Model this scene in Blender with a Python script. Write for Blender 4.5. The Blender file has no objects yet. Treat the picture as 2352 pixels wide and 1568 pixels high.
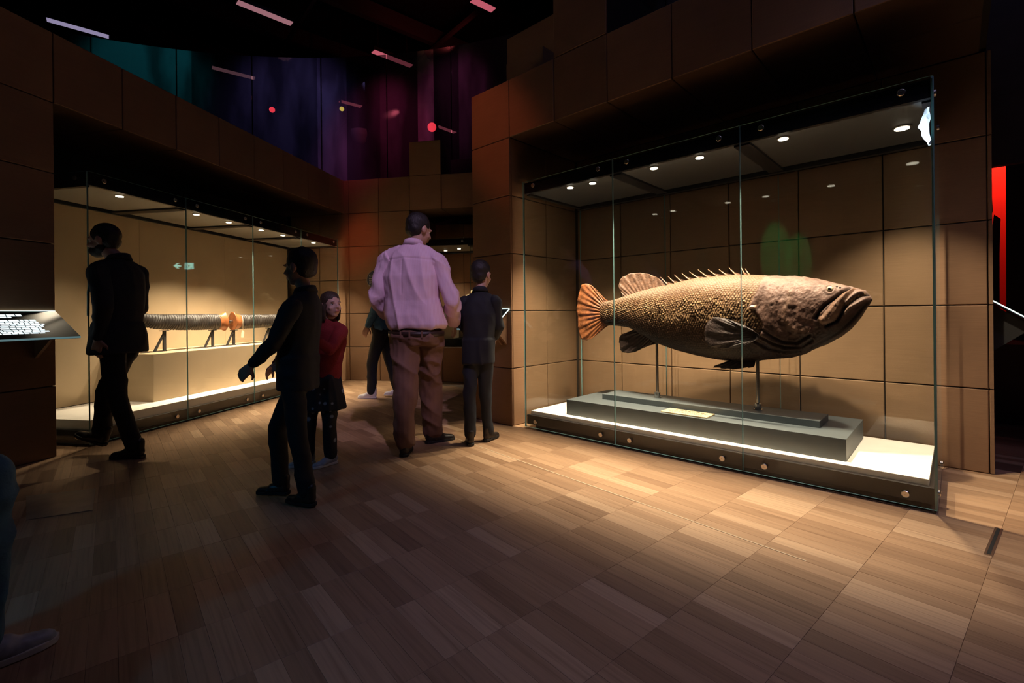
import bpy, bmesh, math, random
import numpy as np
from mathutils import Vector, Matrix, noise

random.seed(7)
D = bpy.data
COL = bpy.context.scene.collection
scn = bpy.context.scene

# ------------------------------------------------------------------ camera
CAMH = 1.0648
cam = D.cameras.new('camera'); cam_o = D.objects.new('camera', cam); COL.objects.link(cam_o)
cam.sensor_fit = 'HORIZONTAL'; cam.sensor_width = 36.0
cam.lens = 1093.74 / 2352 * 36.0
cam.shift_y = -(784 - 719.68) / 2352
cam.clip_start = 0.02; cam.clip_end = 80
_r = -0.0103
rt = Vector((math.cos(_r), 0, math.sin(_r))); up = Vector((-math.sin(_r), 0, math.cos(_r))); bk = Vector((0, -1, 0))
M = Matrix((rt, up, bk)).transposed().to_4x4(); M.translation = (0, 0, CAMH)
cam_o.matrix_world = M
scn.camera = cam_o

# ------------------------------------------------------------------ exposure, world, main lights
scn.view_settings.view_transform = 'Standard'; scn.view_settings.look = 'None'
scn.view_settings.exposure = 0.0; scn.view_settings.gamma = 1.0
scn.view_settings.use_curve_mapping = False
w = D.worlds.new('world'); scn.world = w; w.use_nodes = True
w.node_tree.nodes['Background'].inputs[0].default_value = (0.30, 0.26, 0.42, 1)
w.node_tree.nodes['Background'].inputs[1].default_value = 0.0

yR, yL = 0.8191, 0.1874
ES = Vector((-math.sin(yR), math.cos(yR), 0)); EN = Vector((math.cos(yR), math.sin(yR), 0))
EA = Vector((math.sin(yL), math.cos(yL), 0)); EB = Vector((math.cos(yL), -math.sin(yL), 0))
def R(s, n, z=0): return ES * s + EN * n + Vector((0, 0, z))
def L(a, b, z=0): return EA * a + EB * b + Vector((0, 0, z))
def PX(u, v, Y):
    c, s = math.cos(_r), math.sin(_r); a, b = u - 1176, v - 719.68
    return Vector(((c * a + s * b) / 1093.74 * Y, Y, CAMH - (-s * a + c * b) / 1093.74 * Y))

def spot(loc, target, power, color, angle, blend=0.6, radius=0.03, parent=None):
    l = D.lights.new('spot_light', 'SPOT'); l.energy = power; l.color = color
    l.spot_size = math.radians(angle); l.spot_blend = blend; l.shadow_soft_size = radius
    o = D.objects.new('spot_light', l); COL.objects.link(o)
    o.location = loc
    o.rotation_euler = (Vector(target) - Vector(loc)).to_track_quat('-Z', 'Y').to_euler()
    return o
def area(loc, target, power, color, size):
    l = D.lights.new('area_light', 'AREA'); l.energy = power; l.color = color; l.shape = 'DISK'; l.size = size
    o = D.objects.new('area_light', l); COL.objects.link(o)
    o.location = loc
    o.rotation_euler = (Vector(target) - Vector(loc)).to_track_quat('-Z', 'Y').to_euler()
    return o
WARM = (1.0, 0.80, 0.57)
# ceiling spots of the hall (fixtures are above the frame)
area((1.0, 2.0, 6.6), (0.8, 3.5, 0), 11, (0.60, 0.52, 1.0), 3.0)
spot((2.6, 0.2, 6.2), (1.7, 1.9, 0), 250, (0.62, 0.55, 1.0), 54, 1.0, .15)
spot((-1.0, 8.0, 5.6), (-2.0, 10.0, 7.2), 14, (1.0, 0.12, 0.10), 120, 1.0, .1)            # red uplight added to bring out the ceiling beams
spot((0.9, -0.6, 5.6), (-0.78, 3.8, 1.3), 560, (0.86, 0.62, 1.0), 17, 0.7, 0.06)   # lavender spot on the visitors
spot(L(3.2, -2.4, 6.2), L(7.16, -3.88, 2.25), 420, (1.0, 0.13, 0.05), 8.5, 0.9, 0.1)  # red spot on the back wall
spot((-3.6, 4.4, 6.0), R(3.3, 3.27, 2.85), 230, (1.0, 0.20, 0.08), 14, 0.9, 0.1)   # red spot on the column
spot((-1.9, 6.2, 6.2), (-2.35, 8.4, 4.0), 260, (1.0, 0.08, 0.26), 44, 0.9, 0.08)   # magenta on the scrim
spot((-0.7, 6.0, 6.2), (-1.0, 8.1, 4.6), 90, (1.0, 0.16, 0.42), 40, 0.9, 0.08)
spot((-4.6, 5.6, 6.2), (-6.0, 7.9, 5.0), 170, (0.03, 0.62, 0.60), 44, 0.6, 0.1)  # teal spot on the scrim
spot((-3.6, 6.1, 6.2), (-3.9, 8.4, 4.5), 230, (0.45, 0.34, 1.0), 62, 0.9, 0.1) # violet wash on the scrim
spot(L(-1.7, -1.4, 6.0), L(-1.75, -4.14, 2.22), 4600, (0.03, 1.0, 0.38), 9.5, 0.3, 0.05)   # green spot on the left wall, mirrored in the fish case
spot((-3.9, -1.0, 3.2), (-1.5, 1.5, 0.4), 60, (0.08, 0.42, 0.9), 40, 0.8, 0.08)  # blue spill at the left edge

# ------------------------------------------------------------------ materials
def new_mat(name):
    m = D.materials.new(name); m.use_nodes = True
    nt = m.node_tree; nt.nodes.clear()
    out = nt.nodes.new('ShaderNodeOutputMaterial')
    return m, nt, out
class N:
    def __init__(s, nt): s.nt = nt
    def n(s, t, **kw):
        x = s.nt.nodes.new(t)
        for k, v in kw.items():
            if isinstance(k, str) and hasattr(x, k): setattr(x, k, v)
        return x
    def l(s, a, b): s.nt.links.new(a, b)
def ramp(nd, stops):
    e = nd.color_ramp.elements
    while len(e) > 1: e.remove(e[-1])
    e[0].position = stops[0][0]; e[0].color = (*stops[0][1], 1)
    for p, c in stops[1:]:
        x = e.new(p); x.color = (*c, 1)
def pbr(name, col, rough=0.5, metal=0.0, var=0.0, scale=8.0, bump=0.0, bscale=60.0, stretch=(1, 1, 1), emit=None, estr=0, spec=0.5, coat=0):
    m, nt, out = new_mat(name); q = N(nt)
    b = q.n('ShaderNodeBsdfPrincipled'); q.l(b.outputs[0], out.inputs[0])
    b.inputs['Base Color'].default_value = (*col, 1); b.inputs['Roughness'].default_value = rough
    b.inputs['Metallic'].default_value = metal; b.inputs['Specular IOR Level'].default_value = spec
    b.inputs['Coat Weight'].default_value = coat
    if emit: b.inputs['Emission Color'].default_value = (*emit, 1); b.inputs['Emission Strength'].default_value = estr
    tc = q.n('ShaderNodeTexCoord'); mp = q.n('ShaderNodeMapping'); q.l(tc.outputs['Object'], mp.inputs[0]); mp.inputs['Scale'].default_value = stretch
    if var:
        t = q.n('ShaderNodeTexNoise'); t.inputs['Scale'].default_value = scale; t.inputs['Detail'].default_value = 5; q.l(mp.outputs[0], t.inputs[0])
        r = q.n('ShaderNodeValToRGB'); q.l(t.outputs[0], r.inputs[0])
        ramp(r, [(0.25, tuple(c * (1 - var) for c in col)), (0.75, tuple(min(1, c * (1 + var)) for c in col))])
        q.l(r.outputs[0], b.inputs['Base Color'])
    if bump:
        t2 = q.n('ShaderNodeTexNoise'); t2.inputs['Scale'].default_value = bscale; t2.inputs['Detail'].default_value = 4; q.l(mp.outputs[0], t2.inputs[0])
        bp = q.n('ShaderNodeBump'); bp.inputs['Strength'].default_value = bump; bp.inputs['Distance'].default_value = 0.01
        q.l(t2.outputs[0], bp.inputs['Height']); q.l(bp.outputs[0], b.inputs['Normal'])
    return m
def emis(name, col, s):
    m, nt, out = new_mat(name); q = N(nt); e = q.n('ShaderNodeEmission'); e.inputs[0].default_value = (*col, 1); e.inputs[1].default_value = s
    q.l(e.outputs[0], out.inputs[0]); return m
def glass_mat(name, tint=(0.965, 0.985, 0.98), f0=0.024):
    m, nt, out = new_mat(name); q = N(nt)
    lw = q.n('ShaderNodeLayerWeight'); lw.inputs[0].default_value = 0.5
    p = q.n('ShaderNodeMath', operation='POWER'); p.inputs[1].default_value = 5; q.l(lw.outputs['Facing'], p.inputs[0])
    a = q.n('ShaderNodeMath', operation='MULTIPLY_ADD'); a.inputs[1].default_value = 1 - f0; a.inputs[2].default_value = f0; q.l(p.outputs[0], a.inputs[0])
    t = q.n('ShaderNodeBsdfTransparent'); t.inputs[0].default_value = (*tint, 1)
    g = q.n('ShaderNodeBsdfGlossy'); g.inputs['Roughness'].default_value = 0.0; g.inputs[0].default_value = (1, 1, 1, 1)
    mx = q.n('ShaderNodeMixShader'); q.l(a.outputs[0], mx.inputs[0]); q.l(t.outputs[0], mx.inputs[1]); q.l(g.outputs[0], mx.inputs[2])
    q.l(mx.outputs[0], out.inputs[0]); return m
MAT = {}
def board_mat(name, col):
    m, nt, out = new_mat(name); q = N(nt)
    b = q.n('ShaderNodeBsdfPrincipled'); q.l(b.outputs[0], out.inputs[0]); b.inputs['Roughness'].default_value = 0.62; b.inputs['Specular IOR Level'].default_value = 0.3
    tc = q.n('ShaderNodeTexCoord'); mp = q.n('ShaderNodeMapping'); mp.inputs['Scale'].default_value = (3, 3, 160); q.l(tc.outputs['Object'], mp.inputs[0])
    oi = q.n('ShaderNodeObjectInfo')
    t = q.n('ShaderNodeTexNoise'); t.inputs['Scale'].default_value = 1.6; t.inputs['Detail'].default_value = 4; q.l(mp.outputs[0], t.inputs[0])
    t2 = q.n('ShaderNodeTexNoise'); t2.inputs['Scale'].default_value = 4; t2.inputs['Detail'].default_value = 6; q.l(tc.outputs['Object'], t2.inputs[0])
    r = q.n('ShaderNodeValToRGB'); ramp(r, [(0.3, tuple(c * .86 for c in col)), (0.7, tuple(c * 1.12 for c in col))])
    ad = q.n('ShaderNodeMath', operation='MULTIPLY_ADD'); ad.inputs[1].default_value = 0.55; q.l(t.outputs[0], ad.inputs[0])
    sc2 = q.n('ShaderNodeMath', operation='MULTIPLY'); sc2.inputs[1].default_value = 0.45; q.l(t2.outputs[0], sc2.inputs[0]); q.l(sc2.outputs[0], ad.inputs[2])
    q.l(ad.outputs[0], r.inputs[0])
    hv = q.n('ShaderNodeHueSaturation'); q.l(r.outputs[0], hv.inputs['Color'])
    mr = q.n('ShaderNodeMapRange'); mr.inputs['To Min'].default_value = 0.92; mr.inputs['To Max'].default_value = 1.08; q.l(oi.outputs['Random'], mr.inputs[0]); q.l(mr.outputs[0], hv.inputs['Value'])
    q.l(hv.outputs[0], b.inputs['Base Color'])
    bp = q.n('ShaderNodeBump'); bp.inputs['Strength'].default_value = 0.12; bp.inputs['Distance'].default_value = 0.004; q.l(t.outputs[0], bp.inputs['Height']); q.l(bp.outputs[0], b.inputs['Normal'])
    return m
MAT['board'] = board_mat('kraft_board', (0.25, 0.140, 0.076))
MAT['soffit'] = board_mat('soffit_board_shaded', (0.085, 0.048, 0.027))  # same board with the shade under the bulkheads put into its colour
MAT['joint'] = pbr('dark_joint', (0.02, 0.015, 0.012), 0.8)
MAT['glass'] = glass_mat('case_glass')
MAT['edge'] = pbr('glass_edge', (0.16, 0.30, 0.30), 0.15, spec=0.8)
MAT['black'] = pbr('black_lacquer', (0.012, 0.012, 0.014), 0.28, var=0.3, scale=5)
MAT['blackmatt'] = pbr('black_matt', (0.012, 0.011, 0.012), 0.7)
MAT['casebase'] = pbr('case_base_black', (0.007, 0.0065, 0.007), 0.4, spec=.3)
MAT['steel'] = pbr('brushed_steel', (0.62, 0.58, 0.52), 0.28, 1.0)
MAT['chrome'] = pbr('rod_steel', (0.45, 0.44, 0.42), 0.22, 1.0)
MAT['white'] = pbr('pale_display_board', (0.74, 0.69, 0.60), 0.7, var=0.05)
MAT['fabric'] = pbr('beige_fabric', (0.43, 0.315, 0.185), 0.85, var=0.06, scale=3, bump=0.08, bscale=220)
MAT['fabric2'] = pbr('beige_fabric_plinth', (0.44, 0.325, 0.195), 0.85, var=0.06, scale=3, bump=0.08, bscale=220)
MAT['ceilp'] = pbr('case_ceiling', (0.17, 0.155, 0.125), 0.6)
MAT['ceil_shade'] = pbr('case_ceiling_shaded', (0.035, 0.036, 0.036), 0.6)  # pale trays darkened: unlit look of the fish case ceiling put into colour
MAT['lamp'] = emis('lamp_lens', (1.0, 0.86, 0.66), 9)
MAT['slate'] = pbr('slate_grey_paint', (0.050, 0.062, 0.066), 0.5, var=0.12, scale=5)
MAT['brass'] = pbr('brass_plaque', (0.70, 0.51, 0.29), 0.45, 0.5, var=0.1)
MAT['ink'] = pbr('engraved_ink', (0.05, 0.03, 0.015), 0.6)

# ------------------------------------------------------------------ mesh helpers
def tag(o, label=None, cat=None, group=None, kind=None):
    if label: o['label'] = label
    if cat: o['category'] = cat
    if group: o['group'] = group
    if kind: o['kind'] = kind
    return o
def empty(name, loc, label=None, cat=None, group=None, kind=None):
    o = D.objects.new(name, None); o.empty_display_size = 0.1; COL.objects.link(o); o.location = loc
    return tag(o, label, cat, group, kind)
def wloc(o):
    v = Vector((0, 0, 0))
    while o: v += o.location; o = o.parent
    return v
def link(name, me, mats, parent=None, loc=None):
    """mesh given in world coordinates (or local when loc given)"""
    o = D.objects.new(name, me)
    if not isinstance(mats, (list, tuple)): mats = [mats]
    for m in mats: me.materials.append(m)
    COL.objects.link(o)
    if parent:
        off = wloc(parent); o.parent = parent
        if loc is None: me.transform(Matrix.Translation(-off))
        else: o.location = Vector(loc) - off
    elif loc is not None: o.location = loc
    return o
def mesh(name, vs, fs, mats, parent=None, smooth=False, bevel=0, mids=None, recalc=True, loc=None):
    me = D.meshes.new(name); bm = bmesh.new()
    bv = [bm.verts.new(v) for v in vs]
    for i, f in enumerate(fs):
        try:
            fc = bm.faces.new([bv[k] for k in f]); fc.smooth = smooth
            if mids: fc.material_index = mids[i]
        except ValueError: pass
    if recalc: bmesh.ops.recalc_face_normals(bm, faces=bm.faces)
    if bevel: bmesh.ops.bevel(bm, geom=list(bm.edges), offset=bevel, segments=2, affect='EDGES', profile=0.5)
    bm.to_mesh(me); bm.free()
    return link(name, me, mats, parent, loc)
BOXF = [(0, 1, 3, 2), (4, 6, 7, 5), (0, 4, 5, 1), (2, 3, 7, 6), (0, 2, 6, 4), (1, 5, 7, 3)]
def boxv(F, p0, p1, q0, q1, z0, z1):
    return [F(p, q, z) for p in (p0, p1) for q in (q0, q1) for z in (z0, z1)]
def box(name, F, p0, p1, q0, q1, z0, z1, mats, parent=None, bevel=0):
    return mesh(name, boxv(F, p0, p1, q0, q1, z0, z1), BOXF, mats, parent, bevel=bevel)
def boxes(name, F, lst, mats, parent=None):
    vs, fs = [], []
    for b in lst:
        k = len(vs); vs += boxv(F, *b); fs += [tuple(i + k for i in f) for f in BOXF]
    return mesh(name, vs, fs, mats, parent)
def W(x, y, z): return Vector((x, y, z))
def cyl_data(p0, p1, r0, r1, seg=16, caps=True):
    p0, p1 = Vector(p0), Vector(p1); d = (p1 - p0).normalized()
    a = d.orthogonal().normalized(); b = d.cross(a); vs = []; fs = []
    for p, r in ((p0, r0), (p1, r1)):
        for i in range(seg):
            t = 2 * math.pi * i / seg; vs.append(p + (a * math.cos(t) + b * math.sin(t)) * r)
    for i in range(seg): fs.append((i, (i + 1) % seg, seg + (i + 1) % seg, seg + i))
    if caps: fs += [tuple(range(seg))[::-1], tuple(range(seg, 2 * seg))]
    return vs, fs
def cyl(name, p0, p1, r, mats, parent=None, r1=None, seg=16):
    vs, fs = cyl_data(p0, p1, r, r if r1 is None else r1, seg)
    return mesh(name, vs, fs, mats, parent, smooth=False)
def lathe(name, base, axis, prof, mats, parent=None, seg=20, smooth=True):
    axis = Vector(axis).normalized(); a = axis.orthogonal().normalized(); b = axis.cross(a); vs, fs = [], []
    for r, h in prof:
        for i in range(seg):
            t = 2 * math.pi * i / seg; vs.append(Vector(base) + axis * h + (a * math.cos(t) + b * math.sin(t)) * max(r, 1e-4))
    for j in range(len(prof) - 1):
        for i in range(seg): fs.append((j * seg + i, j * seg + (i + 1) % seg, (j + 1) * seg + (i + 1) % seg, (j + 1) * seg + i))
    fs += [tuple(range(seg))[::-1], tuple(range((len(prof) - 1) * seg, len(prof) * seg))]
    return mesh(name, vs, fs, mats, parent, smooth=smooth)
def tube(name, pts, r, mats, parent=None, seg=8, taper=None):
    vs, fs = [], []; pts = [Vector(p) for p in pts]; n = len(pts)
    prev = None
    for i, p in enumerate(pts):
        d = (pts[min(i + 1, n - 1)] - pts[max(i - 1, 0)]).normalized()
        a = d.orthogonal().normalized() if prev is None else (prev - d * prev.dot(d)).normalized(); prev = a; b = d.cross(a)
        rr = taper[i] if taper else r
        for k in range(seg):
            t = 2 * math.pi * k / seg; vs.append(p + (a * math.cos(t) + b * math.sin(t)) * rr)
    for i in range(n - 1):
        for k in range(seg): fs.append((i * seg + k, i * seg + (k + 1) % seg, (i + 1) * seg + (k + 1) % seg, (i + 1) * seg + k))
    fs += [tuple(range(seg))[::-1], tuple(range((n - 1) * seg, n * seg))]
    return mesh(name, vs, fs, mats, parent, smooth=True)

# ------------------------------------------------------------------ wall panels
PM = {}
def panel_mesh(wd, ht, th=0.02, g=0.007):
    k = (round(wd, 3), round(ht, 3), th)
    if k not in PM:
        me = D.meshes.new('panel'); bm = bmesh.new()
        F = lambda x, y, z: Vector((x, y, z))
        bv = [bm.verts.new(v) for v in boxv(F, g / 2, wd - g / 2, 0, th, g / 2, ht - g / 2)]
        for f in BOXF: bm.faces.new([bv[i] for i in f])
        bmesh.ops.recalc_face_normals(bm, faces=bm.faces)
        ed = [e for e in bm.edges if all(v.co.y < 1e-6 for v in e.verts)]
        bmesh.ops.bevel(bm, geom=ed, offset=0.004, segments=1, affect='EDGES')
        bm.to_mesh(me); bm.free(); me.materials.append(MAT['board']); PM[k] = me
    return PM[k]
def panel(parent, corner, xdir, z0, wd, ht, th=0.02):
    o = D.objects.new('panel', panel_mesh(wd, ht, th)); COL.objects.link(o); o.parent = parent
    ang = math.atan2(xdir.y, xdir.x)
    j = random.uniform(-0.0012, 0.0012); yd = Vector((-xdir.y, xdir.x, 0))
    o.location = Vector(corner) + yd * j + Vector((0, 0, z0)) - wloc(parent); o.rotation_euler = (0, 0, ang)
    return o
def soffit(parent, corner, xdir, ydir, z0, wd, dp):
    """panel lying flat, visible face downwards; local x along xdir"""
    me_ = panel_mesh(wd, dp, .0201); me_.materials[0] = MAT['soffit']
    o = D.objects.new('soffit_panel', me_); COL.objects.link(o); o.parent = parent
    m = Matrix((xdir, Vector((0, 0, 1)), ydir)).transposed()   # local y(thickness) up, local z along ydir
    o.rotation_euler = m.to_euler(); o.location = Vector(corner) + Vector((0, 0, z0)) - wloc(parent)
    return o
H = 0.545

# ---- floor
floor = box('floor', W, -11, 11, -5, 14, -0.2, -0.006, pbr('floor_joint', (0.13, 0.08, 0.045), 0.6)); tag(floor, kind='structure')
PA = math.radians(-40.1)
PD = Vector((math.sin(PA), math.cos(PA), 0)); PE = Vector((math.cos(PA), -math.sin(PA), 0))
def wood():
    m, nt, out = new_mat('oak_strip'); q = N(nt)
    b = q.n('ShaderNodeBsdfPrincipled'); q.l(b.outputs[0], out.inputs[0])
    g = q.n('ShaderNodeNewGeometry')
    mp = q.n('ShaderNodeMapping', vector_type='POINT'); mp.inputs['Rotation'].default_value = (0, 0, PA); q.l(g.outputs['Position'], mp.inputs[0])
    # frame: x -> along PE, y -> along PD
    d1 = q.n('ShaderNodeVectorMath', operation='DOT_PRODUCT'); d1.inputs[1].default_value = PD; q.l(g.outputs['Position'], d1.inputs[0])
    d2 = q.n('ShaderNodeVectorMath', operation='DOT_PRODUCT'); d2.inputs[1].default_value = PE; q.l(g.outputs['Position'], d2.inputs[0])
    def cell(src, off, size):
        s = q.n('ShaderNodeMath', operation='SUBTRACT'); s.inputs[1].default_value = off; q.l(src, s.inputs[0])
        dv = q.n('ShaderNodeMath', operation='DIVIDE'); dv.inputs[1].default_value = size; q.l(s.outputs[0], dv.inputs[0])
        f = q.n('ShaderNodeMath', operation='FLOOR'); q.l(dv.outputs[0], f.inputs[0]); return f.outputs[0]
    c = q.n('ShaderNodeCombineXYZ'); q.l(cell(d1.outputs['Value'], P_OFF, P_LEN), c.inputs[0]); q.l(cell(d2.outputs['Value'], E_OFF, P_WID), c.inputs[1])
    wn = q.n('ShaderNodeTexWhiteNoise', noise_dimensions='3D'); q.l(c.outputs[0], wn.inputs['Vector'])
    gr = q.n('ShaderNodeCombineXYZ')
    m1 = q.n('ShaderNodeMath', operation='MULTIPLY'); m1.inputs[1].default_value = 2.2; q.l(d1.outputs['Value'], m1.inputs[0])
    m2 = q.n('ShaderNodeMath', operation='MULTIPLY'); m2.inputs[1].default_value = 70; q.l(d2.outputs['Value'], m2.inputs[0])
    q.l(m1.outputs[0], gr.inputs[0]); q.l(m2.outputs[0], gr.inputs[1])
    m3 = q.n('ShaderNodeMath', operation='MULTIPLY'); m3.inputs[1].default_value = 40; q.l(wn.outputs['Value'], m3.inputs[0]); q.l(m3.outputs[0], gr.inputs[2])
    t = q.n('ShaderNodeTexNoise'); t.inputs['Scale'].default_value = 1.0; t.inputs['Detail'].default_value = 6; t.inputs['Distortion'].default_value = 0.6; q.l(gr.outputs[0], t.inputs[0])
    base = q.n('ShaderNodeValToRGB'); ramp(base, [(0.0, (0.31, 0.18, 0.10)), (0.2, (0.38, 0.228, 0.128)), (0.75, (0.45, 0.278, 0.160)), (1.0, (0.56, 0.37, 0.225))]); q.l(wn.outputs['Value'], base.inputs[0])
    grn = q.n('ShaderNodeValToRGB'); ramp(grn, [(0.25, (0.66, 0.62, 0.58)), (0.5, (0.95, 0.95, 0.95)), (0.75, (1.08, 1.06, 1.04))]); q.l(t.outputs[0], grn.inputs[0])
    mx = q.n('ShaderNodeMix', data_type='RGBA', blend_type='MULTIPLY'); mx.inputs[0].default_value = 1.0; q.l(base.outputs[0], mx.inputs[6]); q.l(grn.outputs[0], mx.inputs[7])
    # a few knots
    kn = q.n('ShaderNodeTexVoronoi'); kn.inputs['Scale'].default_value = 1.4; q.l(g.outputs['Position'], kn.inputs[0])
    kr = q.n('ShaderNodeValToRGB'); ramp(kr, [(0.0, (0.35, 0.3, 0.25)), (0.018, (0.45, 0.4, 0.36)), (0.035, (1, 1, 1))]); q.l(kn.outputs['Distance'], kr.inputs[0])
    mk = q.n('ShaderNodeMix', data_type='RGBA', blend_type='MULTIPLY'); mk.inputs[0].default_value = 1.0; q.l(mx.outputs[2], mk.inputs[6]); q.l(kr.outputs[0], mk.inputs[7])
    q.l(mk.outputs[2], b.inputs['Base Color'])
    rr = q.n('ShaderNodeMapRange'); rr.inputs['To Min'].default_value = 0.34; rr.inputs['To Max'].default_value = 0.52; q.l(t.outputs[0], rr.inputs[0]); q.l(rr.outputs[0], b.inputs['Roughness'])
    b.inputs['Specular IOR Level'].default_value = 0.4
    bp = q.n('ShaderNodeBump'); bp.inputs['Strength'].default_value = 0.08; bp.inputs['Distance'].default_value = 0.003; q.l(t.outputs[0], bp.inputs['Height']); q.l(bp.outputs[0], b.inputs['Normal'])
    return m
P_LEN, P_OFF, P_WID, E_OFF = 0.34, 0.243, 0.0772, 0.009
MAT['wood'] = wood()
def in_view(p):
    if p.y < 0.6: return None
    u = 1176 + 1093.74 * p.x / p.y; v = 720 + 1093.74 * CAMH / p.y
    if -160 < u < 2500 and v < 1720: return v
    return None
cells = []
ANG = math.atan2(PD.y, PD.x)
for i in range(-22, 40):
    for j in range(-110, 150):
        c = PD * (P_OFF + (i + .5) * P_LEN) + PE * (E_OFF + (j + .5) * P_WID)
        if c.y > 9.5: continue
        v = in_view(c)
        if v is None:
            if c.y < -2.5 or c.x > 7.5: continue
            v = -c.length      # beside the frame: still laid, joined with the far strips
        s_, n_ = c.dot(ES), c.dot(EN); a_, b_ = c.dot(EA), c.dot(EB)
        if n_ > 4.5 and s_ > -.15: continue
        if b_ < -5.3 or a_ > 7.4: continue
        cells.append((v, i, j, c))
cells.sort(key=lambda t: -t[0])
strip_me = D.meshes.new('plank'); bm = bmesh.new()
hl, hw, g = P_LEN / 2 - 0.0004, P_WID / 2 - 0.0002, 0.0006
bv = [bm.verts.new((x, y, z)) for x, y, z in [(-hl, -hw, -.006), (hl, -hw, -.006), (hl, hw, -.006), (-hl, hw, -.006), (-hl, -hw, -g), (hl, -hw, -g), (hl, hw, -g), (-hl, hw, -g), (-hl + g, -hw + g, 0), (hl - g, -hw + g, 0), (hl - g, hw - g, 0), (-hl + g, hw - g, 0)]]
for k in range(4):
    n2 = (k + 1) % 4
    bm.faces.new((bv[k], bv[n2], bv[4 + n2], bv[4 + k])); bm.faces.new((bv[4 + k], bv[4 + n2], bv[8 + n2], bv[8 + k]))
bm.faces.new((bv[8], bv[9], bv[10], bv[11])); bm.to_mesh(strip_me); bm.free(); strip_me.materials.append(MAT['wood'])
NIND = 290
for v, i, j, c in cells[:NIND]:
    o = D.objects.new('plank', strip_me); COL.objects.link(o); o.parent = floor
    o.location = c + Vector((0, 0, random.uniform(-.0003, .0003))); o.rotation_euler = (0, 0, ANG)
sv = np.array([v.co[:] for v in strip_me.vertices]); sf = [tuple(p.vertices) for p in strip_me.polygons]
ca, sa = math.cos(ANG), math.sin(ANG); Rm = np.array([[ca, -sa, 0], [sa, ca, 0], [0, 0, 1]]); sv = sv @ Rm.T
vs, fs = [], []
for v, i, j, c in cells[NIND:]:
    k = len(vs); vs += (sv + np.array([c.x, c.y, random.uniform(-.0004, .0004)])).tolist(); fs += [tuple(x + k for x in f) for f in sf]
me = D.meshes.new('planks'); me.from_pydata(vs, [], fs); po = link('planks', me, MAT['wood'], floor); po['kind'] = 'stuff'
box('inlay_strip', lambda p, q, z: PD * p + PE * q + Vector((0, 0, z)), 0.75, 5.3, 2.249, 2.256, -0.006, 0.0012, pbr('pale_inlay', (0.62, 0.5, 0.34), 0.4), floor)

# ---- right wall
wr = empty('wall_right', R(1.5, 4.5), kind='structure')
boxes('wall_core', R, [(-.149, 3.6, 4.352, 4.60, 0, 3.9), (3.093, 3.585, 3.295, 4.4, 0, 3.265), (-.149, 3.602, 3.295, 4.4, 2.747, 3.265), (2.02, 2.54, 3.295, 4.3, 3.2, 3.81)], MAT['joint'], wr)
SW = 0.5325
for k in range(6): panel(wr, R(3.602, 3.2736), -ES, k * H, 0.532, H)
for i in range(6): panel(wr, R(3.072 - i * .532, 3.2736), -ES, 5 * H, 0.532, H)
panel(wr, R(2.54, 3.2736), -ES, 6 * H, 0.532, H)
for i in range(6):
    for k in range(5): panel(wr, R(3.047 - i * SW, 4.33), -ES, k * H, SW, H)
for i in range(2):
    for k in range(5): panel(wr, R(3.07, 3.2736 + .02 + i * .518), EN, k * H, .518, H)
for i in range(6):
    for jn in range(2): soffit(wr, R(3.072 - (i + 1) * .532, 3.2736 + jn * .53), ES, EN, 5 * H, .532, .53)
for k in range(5): panel(wr, R(-.149, 4.60), -EN, k * H, .27, H)   # end of the right pier
# small upper boxes behind the bulkhead
boxes('upper_block', R, [(3.12, 3.645, 3.85, 4.3, 3.27, 3.837), (2.7, 4.34, 4.6, 5.0, 3.3, 4.70)], MAT['board'], wr)

# ---- left wall
wl = empty('wall_left', L(4, -4.5), kind='structure')
boxes('wall_core', L, [(-3.5, 2.945, -5.3, -4.166, 0, 3.265), (2.945, 7.3, -5.3, -4.166, 2.747, 3.265), (2.9, 7.4, -5.45, -5.2, 0, 3.2)], MAT['joint'], wl)
for i in range(11):
    for k in range(6): panel(wl, L(2.956 - (i + 1) * .54, -4.1445), EA, k * H, .54, H)
for i in range(8): panel(wl, L(2.956 + i * .54, -4.1445), EA, 5 * H, .54 if i < 7 else .42, H)
for i in range(8):
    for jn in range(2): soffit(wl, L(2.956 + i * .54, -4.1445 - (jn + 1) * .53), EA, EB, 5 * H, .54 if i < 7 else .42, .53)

# ---- back wall
wb = empty('wall_back', L(7.4, -3.5), kind='structure')
boxes('wall_core', L, [(7.182, 7.4, -5.4, -3.02, 0, 3.265), (7.182, 7.6, -3.02, -1.0, 2.747, 3.265), (7.182, 7.4, -3.02, -1.0, 0, .535), (7.182, 7.6, -3.0, -2.49, 3.2, 3.81),
                       (8.45, 8.6, -3.6, -1.0, 0, 3.2), (7.2, 8.6, -3.1, -3.035, 0, 3.2), (7.1, 7.3, -1.9, 0.6, 0, 3.2), (7.7, 7.9, -2.49, -1.5, 3.2, 3.66)], MAT['joint'], wb)
BW = .5295
for i in range(-2, 2):
    for k in range(6): panel(wb, L(7.16, -4.064 + i * BW), EB, k * H, BW, H)
for i in range(2, 4):
    panel(wb, L(7.16, -4.064 + i * BW), EB, 5 * H, BW, H); panel(wb, L(7.16, -4.064 + i * BW), EB, 0, BW, H)
panel(wb, L(7.16, -3.005), EB, 6 * H, BW, H)
for i in range(3):
    for k in range(5): panel(wb, L(8.43, -3.02 + i * BW), EB, k * H, BW, H)
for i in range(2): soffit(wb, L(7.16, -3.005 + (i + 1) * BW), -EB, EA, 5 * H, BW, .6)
for k in range(5): panel(wb, L(8.42, -3.03), -EA, k * H, .6, H); panel(wb, L(7.8, -3.03), -EA, k * H, .6, H)

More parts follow.
